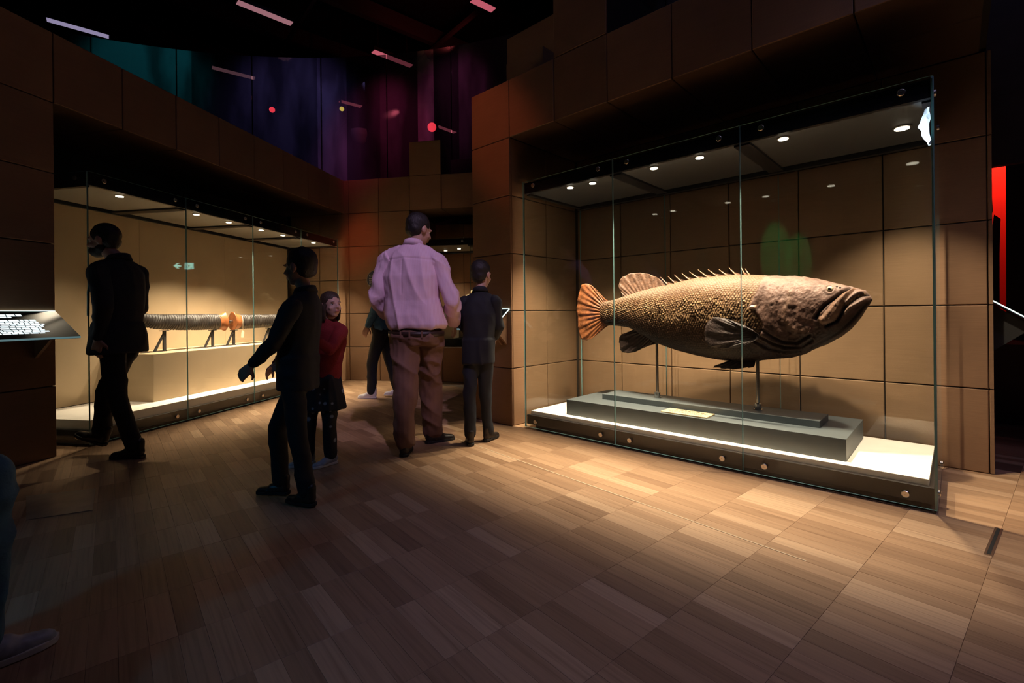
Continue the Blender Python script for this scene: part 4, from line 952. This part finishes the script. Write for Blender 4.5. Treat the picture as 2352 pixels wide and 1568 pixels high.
def loft_data(secs, seg=24):
    """secs: (centre, half width, half depth, yaw)"""
    vs, fs = [], []
    for c, rx, ry, yw in secs:
        r = Vector((math.cos(yw), math.sin(yw), 0)); f = Vector((-math.sin(yw), math.cos(yw), 0))
        for i in range(seg):
            t = 2 * math.pi * i / seg; cx_ = math.copysign(abs(math.cos(t)) ** .85, math.cos(t)); cy_ = math.copysign(abs(math.sin(t)) ** .85, math.sin(t))
            vs.append(Vector(c) + r * rx * cx_ + f * ry * cy_)
    for j in range(len(secs) - 1):
        for i in range(seg): fs.append((j * seg + i, j * seg + (i + 1) % seg, (j + 1) * seg + (i + 1) % seg, (j + 1) * seg + i))
    fs += [tuple(range(seg))[::-1], tuple(range((len(secs) - 1) * seg, len(secs) * seg))]
    return vs, fs
def blob(name, pieces, voxel, mat, parent, smooth=4, wrinkle=0, wscale=(9, 9, 3), seed=0):
    vs, fs = [], []
    for v, f in pieces:
        k = len(vs); vs += v; fs += [tuple(i + k for i in x) for x in f]
    me = D.meshes.new(name); bm = bmesh.new(); bv = [bm.verts.new(v) for v in vs]
    for f in fs: bm.faces.new([bv[i] for i in f])
    bm.to_mesh(me); bm.free()
    # make every closed piece wind outwards
    bm = bmesh.new(); bm.from_mesh(me); bmesh.ops.recalc_face_normals(bm, faces=bm.faces); bm.to_mesh(me); bm.free()
    o = D.objects.new(name, me); COL.objects.link(o)
    r = o.modifiers.new('remesh', 'REMESH'); r.mode = 'VOXEL'; r.voxel_size = voxel; r.use_smooth_shade = True
    s = o.modifiers.new('smooth', 'SMOOTH'); s.factor = .5; s.iterations = smooth
    dg = bpy.context.evaluated_depsgraph_get(); me2 = D.meshes.new_from_object(o.evaluated_get(dg)); D.objects.remove(o); D.meshes.remove(me); me2.name = name
    if wrinkle:
        n = len(me2.vertices); cv = np.empty(n * 3, np.float32); me2.vertices.foreach_get('co', cv); cv = cv.reshape(-1, 3)
        nv = np.empty(n * 3, np.float32); me2.vertices.foreach_get('normal', nv); nv = nv.reshape(-1, 3)
        q = cv * np.array(wscale); wq = vnoise(q[:, 0] + .4 * q[:, 2], q[:, 1], q[:, 2] + .5 * q[:, 0], seed)
        dsp = (1 - np.abs(wq * 2 - 1)) ** 2 - .35 + .35 * (vnoise(cv[:, 0] * 25, cv[:, 1] * 25, cv[:, 2] * 18, seed + 3) - .5)
        cv = cv + nv * (dsp * wrinkle)[:, None]; me2.vertices.foreach_set('co', cv.astype(np.float32).ravel())
    me2.materials.clear()
    o = link(name, me2, mat, parent)
    for p in me2.polygons: p.use_smooth = True
    return o
def hand_data(wr, d, palm, side, s=1.0, curl=.5):
    """wr wrist, d direction of hand, palm = palm normal, side=+1 thumb on d x palm side"""
    d = Vector(d).normalized(); palm = (Vector(palm) - d * Vector(palm).dot(d)).normalized(); x = d.cross(palm) * side; P = []
    P.append(cap_data(wr, .026 * s, wr + d * .03 * s, .028 * s, flat=(palm, .75)))
    for k in (-1, -.33, .33, 1): P.append(cap_data(wr + d * .02 * s + x * k * .018 * s, .014 * s, wr + d * .088 * s + x * k * .030 * s, .0125 * s))
    for k, ln, r in ((1, .068, .0088), (.36, .078, .0092), (-.3, .073, .0088), (-.95, .056, .0078)):
        p = wr + d * .09 * s + x * k * .030 * s; dd = d.copy(); rr = r * s
        for j, fr in enumerate((.45, .32, .23)):
            ang = curl * (.5, .75, .6)[j]; dd = (dd * math.cos(ang) + palm * math.sin(ang)).normalized(); q = p + dd * ln * fr * s
            P.append(cap_data(p, rr, q, rr * .92, seg=10)); p = q; rr *= .92
    p = wr + d * .03 * s + x * .028 * s; q = p + (d * .55 + x * .7 + palm * .3).normalized() * .042 * s; e = q + (d * .85 + x * .2 + palm * .35).normalized() * .032 * s
    P += [cap_data(p, .014 * s, q, .011 * s, seg=10), cap_data(q, .011 * s, e, .0092 * s, seg=10)]
    return P
def head_mat3(yaw, pitch=0, roll=0):   # local +Y = facing
    return (Matrix.Rotation(yaw, 3, 'Z') @ Matrix.Rotation(-pitch, 3, 'X') @ Matrix.Rotation(roll, 3, 'Y'))
def head_data(c, m, s=1.0):
    V = lambda x, y, z: Vector(c) + m @ (Vector((x, y, z)) * s)
    P = [ell_data(V(0, -.012, .03), (.076 * s, .095 * s, .092 * s), m), ell_data(V(0, .022, -.03), (.062 * s, .072 * s, .082 * s), m), ell_data(V(0, .045, -.085), (.036 * s, .036 * s, .028 * s), m)]
    P.append(cap_data(V(0, .092, .010), .008 * s, V(0, .112, -.022), .0125 * s))            # nose
    for k in (-1, 1):
        P.append(ell_data(V(k * .013, .1, -.026), (.009 * s, .01 * s, .008 * s), m))
        P.append(ell_data(V(k * .08, -.008, -.005), (.010 * s, .022 * s, .034 * s), m))       # ear
        P.append(ell_data(V(k * .030, .083, .024), (.022 * s, .012 * s, .008 * s), m))       # brow
        P.append(ell_data(V(k * .042, .06, -.03), (.02 * s, .02 * s, .02 * s), m))
    P.append(ell_data(V(0, .092, -.052), (.022 * s, .012 * s, .006 * s), m)); P.append(ell_data(V(0, .09, -.064), (.019 * s, .012 * s, .007 * s), m))
    return P, V
MAT['skin'] = pbr('skin', (.46, .26, .19), .5, var=.08, scale=20)
MAT['skin2'] = pbr('skin_pale', (.58, .36, .28), .5, var=.06, scale=20)
MAT['hair'] = pbr('dark_hair', (.012, .009, .008), .55, bump=.5, bscale=200, stretch=(1, 1, .1))
MAT['hairbr'] = pbr('brown_hair', (.05, .03, .018), .55, bump=.5, bscale=200, stretch=(1, 1, .1))
MAT['eyew'] = pbr('eye_white', (.7, .68, .66), .15); MAT['eyed'] = pbr('eye_dark', (.02, .014, .01), .08)
def shoe(parent, ank, yaw, pitch, s, mat, solem, ln=.27):
    """ank: ankle joint; sole touches z given by pitch geometry"""
    m = Matrix.Rotation(yaw, 3, 'Z') @ Matrix.Rotation(-pitch, 3, 'X'); V = lambda x, y, z: Vector(ank) + m @ (Vector((x, y, z)) * s)
    P = [cap_data(V(0, -.035, -.035), .036 * s, V(0, .06, -.045), .040 * s), cap_data(V(0, .05, -.05), .040 * s, V(.006, .155, -.062), .030 * s, flat=(m @ Vector((0, 0, 1)), .8)),
         cap_data(V(0, -.03, -.055), .034 * s, V(0, -.03, .035), .040 * s), cap_data(V(0, 0, -.05), .036 * s, V(0, .09, -.06), .042 * s, flat=(m @ Vector((0, 0, 1)), .7))]
    sh_ = blob('shoe', P, .008 * s, mat, parent, 3)
    secs = []
    out = [(.0, -.072), (.030, -.062), (.037, -.03), (.034, .02), (.042, .09), (.041, .14), (.026, .18), (0, .192), (-.022, .18), (-.036, .14), (-.038, .09), (-.032, .02), (-.036, -.03), (-.030, -.062)]
    k = len(out); vs = [V(x, y, z) for z in (-.088, -.066) for x, y in out]
    mesh('sole', vs, [tuple(range(k))[::-1], tuple(range(k, 2 * k))] + [(i, (i + 1) % k, k + (i + 1) % k, k + i) for i in range(k)], solem, sh_, bevel=.003 * s)
    return sh_
def person(label, base, J, s, yaw, hyaw, hpitch, top_m, leg_m, shoe_m, sole_m, skin=None, hair=None, girth=1.0, top='shirt', hem=None, hairlen=0, group=None, curl=.5, palms=None, vox=.010, wrinkle=.010, hroll=0, sleeves=True, hand_dirs=None, skirt=None, eyes=False, shoe_yaw=None, shoe_pitch=(0, 0), legfat=1.0, tuck=None, pleat=False, dx=0):
    hsc = 1.0 if s > .9 else 1.12
    skin = skin or MAT['skin']; hair = hair or MAT['hair']
    J = {k: Vector(v) + Vector((dx, 0, 0)) for k, v in J.items()}
    root = empty('person', base, label, 'person', group)
    r = Vector((math.cos(yaw), math.sin(yaw), 0)); f = Vector((-math.sin(yaw), math.cos(yaw), 0))
    hm = head_mat3(hyaw, hpitch, hroll); HP, V = head_data(J['head'], hm, s * hsc)
    gs = s * girth
    chest, neck, waist, pel = J['chest'], J['neck'], J['waist'], J['pelvis']
    sw = (J['sR'] - J['sL']).length / 2
    def torso(k, add, cut=False):
        lo = [] if cut else None
        base_ = [] if cut else [(pel - Vector((0, 0, .09 * s)), .13 * gs * k + add, .10 * gs * k + add, yaw), (pel, .165 * gs * k + add, .12 * gs * k + add, yaw)]
        return loft_data(base_ + [(waist, .155 * gs * k + add, .118 * gs * k + add, yaw), ((waist + chest) / 2, .163 * gs * k + add, .122 * gs * k + add, yaw), (chest, .18 * gs * k + add, .125 * gs * k + add, yaw),
                          ((chest * .4 + neck * .6), sw * .93 + add, .105 * gs * k + add, yaw), ((chest * .12 + neck * .88), sw * .55 + add, .075 * gs * k + add, yaw), (neck + Vector((0, 0, .015 * s)), .055 * s + add, .055 * s + add, yaw)])
    def torso_old(k, add):
        return loft_data([(pel - Vector((0, 0, .09 * s)), .13 * gs * k + add, .10 * gs * k + add, yaw), (pel, .165 * gs * k + add, .12 * gs * k + add, yaw), (waist, .155 * gs * k + add, .118 * gs * k + add, yaw), ((waist + chest) / 2, .163 * gs * k + add, .122 * gs * k + add, yaw), (chest, .18 * gs * k + add, .125 * gs * k + add, yaw),
                          ((chest * .4 + neck * .6), sw * .93 + add, .105 * gs * k + add, yaw), ((chest * .12 + neck * .88), sw * .55 + add, .075 * gs * k + add, yaw), (neck + Vector((0, 0, .015 * s)), .055 * s + add, .055 * s + add, yaw)])
    body = HP + [cap_data(neck, .054 * s, J['head'] - Vector((0, 0, .05 * s)), .050 * s), torso(.9, 0)]
    hs_ = s if s > .7 else s * 1.1
    for sd in 'LR':
        sh_, el, wr = J['s' + sd], J['e' + sd], J['w' + sd]
        body += [cap_data(sh_, .046 * s, el, .036 * s), cap_data(el, .036 * s, wr, .025 * s)]
        hd = (wr - el).normalized() if not hand_dirs or sd not in hand_dirs else Vector(hand_dirs[sd]); pm = palms[sd] if palms else (r if sd == 'L' else -r)
        body += hand_data(wr + hd * .01, hd, pm, 1 if sd == 'L' else -1, hs_, curl)
        hp, kn, an = J['h' + sd], J['k' + sd], J['a' + sd]
        body += [cap_data(hp, .07 * s, kn, .048 * s), cap_data(kn, .048 * s, an, .034 * s), cap_data(an, .036 * s, an + (Matrix.Rotation(shoe_yaw[sd] if shoe_yaw else yaw, 3, 'Z') @ Vector((0, .07, -.055))) * s, .022 * s)]
    blob('body', body, .0085 * (s if s > .75 else .8), skin, root, 2)
    # top
    tp = [torso(1.0, .012)] if not hem else [torso(1.0, .012, True), loft_data([(Vector((pel.x, pel.y, tuck)), hem[0] * s * .97, hem[1] * s * .97, yaw), (Vector((pel.x, pel.y, tuck + .03)), hem[0] * s * 1.05, hem[1] * s * 1.05, yaw), (waist, hem[0] * s * 1.02, hem[1] * s * 1.02, yaw), (waist * .6 + chest * .4, .175 * gs, .13 * gs, yaw)])] if tuck else [torso(1.0, .012), loft_data([(J['hem'], hem[0] * s, hem[1] * s, yaw), ((J['hem'] + waist) / 2, (hem[0] * .97) * s, hem[1] * .97 * s, yaw), (waist, .17 * gs + .012, .13 * gs + .012, yaw)])]
    for sd in 'LR': tp.append(cap_data(J['s' + sd] * .93 + chest * .07, .064 * gs, neck * .45 + chest * .05 + J['s' + sd] * .5, .058 * gs))
    to = blob(top, tp, vox, top_m, root, 4, wrinkle, seed=int(s * 100) % 17)
    if pleat:      # yoke seam and box pleat on the back of the shirt
        for v in to.data.vertices:
            p = v.co + root.location; d = p - chest; x = d.dot(r); y = d.dot(f); z = p.z
            if y < 0:
                k = .006 * math.exp(-((x + .03) / .006) ** 2) * (1 if 1.22 < z < 1.49 else 0) + .005 * math.exp(-((z - 1.50 + .1 * abs(x)) / .006) ** 2)
                v.co += f * k
    for sd in 'LR':
        sh_, el, wr = J['s' + sd], J['e' + sd], J['w' + sd]; e2 = el + (wr - el) * (.95 if sleeves is True else sleeves); ag = (s + gs) / 2
        blob('sleeve', [cap_data(sh_ + Vector((0, 0, -.012)), .070 * ag, el, .056 * ag), cap_data(el, .057 * ag, e2, .043 * ag)], vox * .9, top_m, to, 3, wrinkle * 1.1, (10, 10, 7), seed=ord(sd) % 7)
    # collar
    cc = neck + Vector((0, 0, .012 * s)); n_seg = 20; vs = []
    for rad, z in ((.082, -.020), (.066, .026), (.058, .030), (.058, -.016)):
        for i in range(n_seg):
            t = 2 * math.pi * i / n_seg; vs.append(cc + r * math.cos(t) * rad * s * 1.05 + f * math.sin(t) * rad * s * 1.1 + Vector((0, 0, z * s - .014 * s * math.sin(t))))
    fs = [(a * n_seg + i, a * n_seg + (i + 1) % n_seg, ((a + 1) % 4) * n_seg + (i + 1) % n_seg, ((a + 1) % 4) * n_seg + i) for a in range(4) for i in range(n_seg)]
    mesh('collar', vs, fs, top_m, to, smooth=True)
    # trousers
    tr = [loft_data([(pel - Vector((0, 0, .10 * s)), .15 * gs, .115 * gs, yaw), (pel - Vector((0, 0, .03 if tuck else 0)), .178 * gs, .135 * gs, yaw)] + ([(Vector((pel.x, pel.y, tuck - .035)), .160 * gs, .122 * gs, yaw), (Vector((pel.x, pel.y, tuck + .004)), .155 * gs, .118 * gs, yaw)] if tuck else [(pel * .45 + waist * .55, .165 * gs, .128 * gs, yaw)]))]
    for sd in 'LR':
        hp, kn, an = J['h' + sd], J['k' + sd], J['a' + sd]; lf = legfat * gs
        tr += [cap_data(hp, .092 * lf, kn, .070 * lf), cap_data(kn, .070 * lf, an + (kn - an).normalized() * .012 * s, .060 * lf)]
    blob('trousers', tr, vox, leg_m, root, 4, wrinkle * 1.1, (8, 8, 7), seed=5)
    if skirt:
        sk_ = [loft_data([(pel + Vector((0, 0, .1 * s)), .15 * gs, .115 * gs, yaw), (pel, .185 * gs, .15 * gs, yaw), (pel - Vector((0, 0, .30 * s)), .235 * gs, .19 * gs, yaw)])]
        blob('skirt', sk_, vox, skirt, root, 2, .012, (14, 14, 1), seed=2)
    for sd, pt in zip('LR', shoe_pitch):
        shoe(root, J['a' + sd], shoe_yaw[sd] if shoe_yaw else yaw, pt, s if s > .75 else s * 1.08, shoe_m, sole_m)
    hs2 = s * hsc
    hp_ = [ell_data(V(0, -.024, .043), (.086 * hs2, .100 * hs2, .094 * hs2), hm), ell_data(V(0, -.05, -.005), (.076 * hs2, .062 * hs2, .07 * hs2), hm)]
    if hairlen:
        hp_ += [ell_data(V(0, -.07, -.09), (.085 * hs2, .05 * hs2, (.1 + hairlen) * hs2), hm), ell_data(V(.072, -.02, -.05), (.02 * hs2, .05 * hs2, .10 * hs2), hm), ell_data(V(-.072, -.02, -.05), (.02 * hs2, .05 * hs2, .10 * hs2), hm)]
    blob('hair', hp_, .009, hair, root, 2, .004, (30, 30, 30), 4)
    for k in (-1, 1):
        eo_ = ball('eye', V(k * .031, .0662, .003), .0112 * hs2, MAT['eyew'], root); ball('iris', V(k * .031, .0732, .002), .0062 * hs2, MAT['eyed'], eo_)
    if eyes:
        lipm = pbr('lip_colour', (.36, .12, .11), .45); browm = MAT['hairbr']
        ellip('lips', V(0, .0985, -.058), (.019 * hs2, .006 * hs2, .0065 * hs2), hyaw, lipm, root)
        for k in (-1, 1): ellip('eyebrow', V(k * .031, .0865, .026), (.017 * hs2, .006 * hs2, .0028 * hs2), hyaw, browm, root)
    return root, to, V
def stripes(name, c1, c2):
    m = pbr(name, c1, .8, bump=.25, bscale=16); q = N(m.node_tree); b = [n for n in m.node_tree.nodes if n.type == 'BSDF_PRINCIPLED'][0]
    tc = q.n('ShaderNodeTexCoord'); wv = q.n('ShaderNodeTexWave'); wv.inputs['Scale'].default_value = 38; q.l(tc.outputs['Object'], wv.inputs[0])
    mx = q.n('ShaderNodeMix', data_type='RGBA'); mx.inputs[6].default_value = (*c1, 1); mx.inputs[7].default_value = (*c2, 1); q.l(wv.outputs['Color'], mx.inputs[0]); q.l(mx.outputs[2], b.inputs['Base Color']); return m
def floral(name):
    m = pbr(name, (.01, .012, .02), .7); q = N(m.node_tree); b = [n for n in m.node_tree.nodes if n.type == 'BSDF_PRINCIPLED'][0]
    tc = q.n('ShaderNodeTexCoord'); v = q.n('ShaderNodeTexVoronoi'); v.inputs['Scale'].default_value = 16; q.l(tc.outputs['Object'], v.inputs[0])
    r = q.n('ShaderNodeValToRGB'); ramp(r, [(0, (.35, .42, .5)), (.22, (.25, .3, .4)), (.27, (.010, .013, .022)), (1, (.010, .013, .022))]); q.l(v.outputs['Distance'], r.inputs[0]); q.l(r.outputs[0], b.inputs['Base Color']); return m
PINK = stripes('pink_striped_cotton', (.72, .46, .58), (.78, .58, .70))
KHAKI = pbr('brown_chino', (.16, .082, .055), .8, var=.15, bump=.25, bscale=25)
NAVY = pbr('dark_navy_cloth', (.010, .013, .020), .8, var=.2)
BLACKC = pbr('black_cloth', (.010, .011, .014), .85, var=.2)
DENIM = pbr('blue_denim', (.04, .13, .24), .8, var=.3, scale=20, bump=.3, bscale=60)
RED = pbr('red_knit', (.22, .012, .014), .85, var=.2, bump=.3, bscale=150)
LEATH = pbr('dark_shoe_leather', (.018, .013, .011), .4)
WSHOE = pbr('white_canvas', (.62, .58, .56), .6); GSHOE = pbr('pale_sneaker', (.36, .38, .44), .45, var=.3, scale=40)
SOLE = pbr('dark_sole', (.012, .011, .011), .6); WSOLE = pbr('white_sole', (.65, .62, .6), .5); FLO = floral('dark_floral_print')

# man in the pink shirt, seen from behind, head turned to the right
my = -.10
pr, pt_, PV = person('man seen from behind in pink striped shirt, belt and brown trousers', (-.76, 3.78, 0),
    dict(head=(-.745, 3.86, 1.745), neck=(-.775, 3.77, 1.605), chest=(-.79, 3.75, 1.36), waist=(-.765, 3.74, 1.06), pelvis=(-.745, 3.74, .93), hem=(-.755, 3.74, .925),
         sL=(-.975, 3.76, 1.50), sR=(-.59, 3.73, 1.48), eL=(-1.055, 3.72, 1.20), eR=(-.465, 3.70, 1.17), wL=(-1.01, 3.93, 1.04), wR=(-.475, 3.90, 1.00),
         hL=(-.835, 3.72, .88), hR=(-.655, 3.76, .88), kL=(-.825, 3.66, .50), kR=(-.675, 3.90, .49), aL=(-.825, 3.62, .088), aR=(-.665, 3.96, .088)),
    1.03, my, -.75, .25, PINK, KHAKI, LEATH, SOLE, girth=1.16, hem=(.213, .168), wrinkle=.021, tuck=.955, vox=.0075, pleat=True, shoe_yaw=dict(L=.05, R=-1.0), palms=dict(L=(.6, .3, -.5), R=(-.6, .3, -.5)), hair=MAT['hair'], legfat=1.02)
bs = []
n_seg = 28; c_ = Vector((-.752, 3.74, .945)); rr_ = Vector((math.cos(my), math.sin(my), 0)); ff_ = Vector((-math.sin(my), math.cos(my), 0)); vs = []
for rad, z in ((1.0, -.028), (1.03, -.028), (1.03, .012), (1.0, .012)):
    for i in range(n_seg): t = 2 * math.pi * i / n_seg; vs.append(c_ + rr_ * math.cos(t) * .2145 * rad + ff_ * math.sin(t) * .1685 * rad + Vector((0, 0, z - .022)))
mesh('belt', vs, [(a * n_seg + i, a * n_seg + (i + 1) % n_seg, ((a + 1) % 4) * n_seg + (i + 1) % n_seg, ((a + 1) % 4) * n_seg + i) for a in range(4) for i in range(n_seg)], pbr('belt_leather', (.03, .014, .009), .45), pr, smooth=True)['label'] = 'dark brown leather belt'
for t in (-1.9, -1.57, -1.15):
    p = c_ + rr_ * math.cos(t) * .222 + ff_ * math.sin(t) * .1755
    box('belt_loop', lambda x, y, z, p=p: p + rr_ * x + ff_ * y + Vector((0, 0, z)), -.006, .006, -.004, .004, -.058, -.005, KHAKI, pr)

# child in black at the pillar lectern
person('child in black standing at the lectern beside the pillar, seen from behind', (-.26, 3.93, 0),
    dict(head=(-.245, 3.95, 1.385), neck=(-.255, 3.92, 1.245), chest=(-.26, 3.90, 1.06), waist=(-.27, 3.90, .86), pelvis=(-.275, 3.90, .76), hem=(-.275, 3.9, .66),
         sL=(-.375, 3.93, 1.175), sR=(-.135, 3.89, 1.175), eL=(-.40, 3.97, .97), eR=(-.105, 3.93, .96), wL=(-.36, 4.12, .88), wR=(-.14, 4.1, .86),
         hL=(-.335, 3.9, .72), hR=(-.215, 3.9, .72), kL=(-.345, 3.86, .41), kR=(-.225, 3.95, .41), aL=(-.345, 3.87, .08), aR=(-.205, 3.99, .08)),
    .83, .1, -.5, .1, BLACKC, NAVY, LEATH, SOLE, hem=(.165, .14), girth=.88, dx=-.005, wrinkle=.01, shoe_yaw=dict(L=.2, R=-.5), top='sweater')

# girl in a red sweater
person('girl in red sweater and dark floral skirt with pale sneakers, face turned right', (-1.37, 3.40, 0),
    dict(head=(-1.275, 3.36, 1.135), neck=(-1.305, 3.39, 1.02), chest=(-1.325, 3.39, .87), waist=(-1.345, 3.39, .70), pelvis=(-1.355, 3.39, .61), hem=(-1.35, 3.39, .55),
         sL=(-1.205, 3.36, .965), sR=(-1.43, 3.42, .965), eL=(-1.235, 3.22, .83), eR=(-1.56, 3.34, .84), wL=(-1.375, 3.11, .985), wR=(-1.60, 3.21, .74),
         hL=(-1.31, 3.385, .57), hR=(-1.405, 3.40, .57), kL=(-1.29, 3.35, .32), kR=(-1.44, 3.36, .32), aL=(-1.305, 3.40, .068), aR=(-1.475, 3.42, .068)),
    .69, math.pi + .15, -2.25, -.05, RED, FLO, GSHOE, WSOLE, skin=MAT['skin2'], hair=MAT['hairbr'], skirt=FLO, hairlen=.04, shoe_yaw=dict(L=2.5, R=2.4), wrinkle=.009, top='sweater', vox=.008, eyes=True)

# dark teenager walking in front of the girl
person('teenager in dark clothes striding past the girl in red', (-1.33, 2.75, 0),
    dict(head=(-1.245, 2.80, 1.345), neck=(-1.21, 2.79, 1.20), chest=(-1.235, 2.79, 1.02), waist=(-1.25, 2.78, .83), pelvis=(-1.25, 2.77, .73), hem=(-1.25, 2.77, .64),
         sL=(-1.225, 2.65, 1.125), sR=(-1.225, 2.93, 1.125), eL=(-1.30, 2.62, .93), eR=(-1.33, 2.95, .95), wL=(-1.44, 2.64, .80), wR=(-1.42, 2.98, .83),
         hL=(-1.255, 2.71, .69), hR=(-1.255, 2.83, .69), kL=(-1.20, 2.66, .39), kR=(-1.40, 2.82, .40), aL=(-1.155, 2.66, .078), aR=(-1.385, 2.83, .078)),
    .80, 1.5, 1.35, .1, NAVY, BLACKC, LEATH, SOLE, wrinkle=.01, hem=(.16, .13), girth=.9, shoe_yaw=dict(L=1.2, R=1.5), top='jacket')

# bearded man in a dark jacket before the left case, walking left
prm, ptm, MV = person('bearded man in dark jacket walking left before the left case', (-2.9, 3.62, 0),
    dict(head=(-3.08, 3.60, 1.645), neck=(-2.985, 3.62, 1.50), chest=(-2.975, 3.62, 1.27), waist=(-2.99, 3.62, 1.02), pelvis=(-2.99, 3.62, .90), hem=(-2.99, 3.62, .80),
         sL=(-2.985, 3.44, 1.42), sR=(-2.97, 3.80, 1.42), eL=(-2.925, 3.41, 1.15), eR=(-3.0, 3.84, 1.14), wL=(-2.97, 3.42, .93), wR=(-3.14, 3.82, .95),
         hL=(-2.98, 3.54, .86), hR=(-2.98, 3.70, .86), kL=(-2.96, 3.56, .47), kR=(-3.15, 3.70, .50), aL=(-2.86, 3.60, .088), aR=(-3.20, 3.70, .17)),
    .97, math.pi / 2 - .05, 1.75, .15, NAVY, BLACKC, LEATH, SOLE, hem=(.205, .150), girth=.95, wrinkle=.012, shoe_yaw=dict(L=1.62, R=1.6), shoe_pitch=(0, -.35), top='jacket')
hm_ = head_mat3(1.75, .15)
blob('beard', [ell_data(MV(0, .045, -.072), (.056, .062, .052), hm_), ell_data(MV(0, .01, -.06), (.068, .05, .045), hm_)], .008, MAT['hair'], prm, 2)
tube('jacket_lining', [L_ for L_ in (Vector((-3.058, 3.47, 1.38)), Vector((-3.080, 3.463, 1.25)), Vector((-3.082, 3.463, 1.08)))], .008, pbr('teal_lining', (.03, .2, .25), .6), ptm, seg=6)

# visitor beyond the man, mostly hidden
person('visitor in denim jacket and white shoes half hidden behind man in pink', (-1.75, 6.1, 0),
    dict(head=(-1.60, 6.12, 1.60), neck=(-1.60, 6.12, 1.45), chest=(-1.62, 6.12, 1.24), waist=(-1.65, 6.12, 1.0), pelvis=(-1.67, 6.12, .89), hem=(-1.67, 6.12, .8),
         sL=(-1.63, 5.95, 1.39), sR=(-1.60, 6.29, 1.39), eL=(-1.70, 5.93, 1.14), eR=(-1.58, 6.32, 1.14), wL=(-1.80, 5.95, .93), wR=(-1.62, 6.3, .9),
         hL=(-1.67, 6.04, .85), hR=(-1.67, 6.2, .85), kL=(-1.78, 6.05, .48), kR=(-1.6, 6.2, .48), aL=(-1.80, 6.07, .088), aR=(-1.5, 6.2, .10)),
    .94, math.pi / 2, 1.5, .2, DENIM, BLACKC, WSHOE, WSOLE, wrinkle=.01, shoe_yaw=dict(L=1.6, R=1.6), top='jacket')

# seated visitor at the left edge (only knee and shoe in frame) on a bench
bn = empty('bench', (-2.2, .95, 0), 'dark bench under the seated visitor at left edge', 'bench')
box('seat', W, -2.75, -1.83, .62, 1.2, .38, .43, MAT['blackmatt'], bn, bevel=.01); boxes('leg', W, [(-2.7, -2.6, .66, 1.16, 0, .38)], MAT['blackmatt'], bn); boxes('leg', W, [(-1.98, -1.88, .66, 1.16, 0, .38)], MAT['blackmatt'], bn)
person('visitor seated at the left edge, blue jeans knee and shoe visible', (-2.1, 1.0, 0),
    dict(head=(-2.17, .92, 1.22), neck=(-2.17, .90, 1.07), chest=(-2.17, .88, .88), waist=(-2.15, .89, .68), pelvis=(-2.12, .92, .56), hem=(-2.12, .92, .50),
         sL=(-2.25, 1.07, 1.02), sR=(-2.07, .72, 1.02), eL=(-2.16, 1.17, .78), eR=(-1.98, .72, .77), wL=(-1.98, 1.24, .68), wR=(-1.8, .85, .64),
         hL=(-2.06, 1.02, .54), hR=(-2.05, .84, .54), kL=(-1.595, 1.43, .595), kR=(-1.68, .98, .54), aL=(-1.62, 1.43, .088), aR=(-1.66, .98, .088)),
    .97, -.9, -.9, .2, BLACKC, DENIM, GSHOE, WSOLE, wrinkle=.014, shoe_yaw=dict(L=-.6, R=-.9), top='jacket', legfat=1.05)
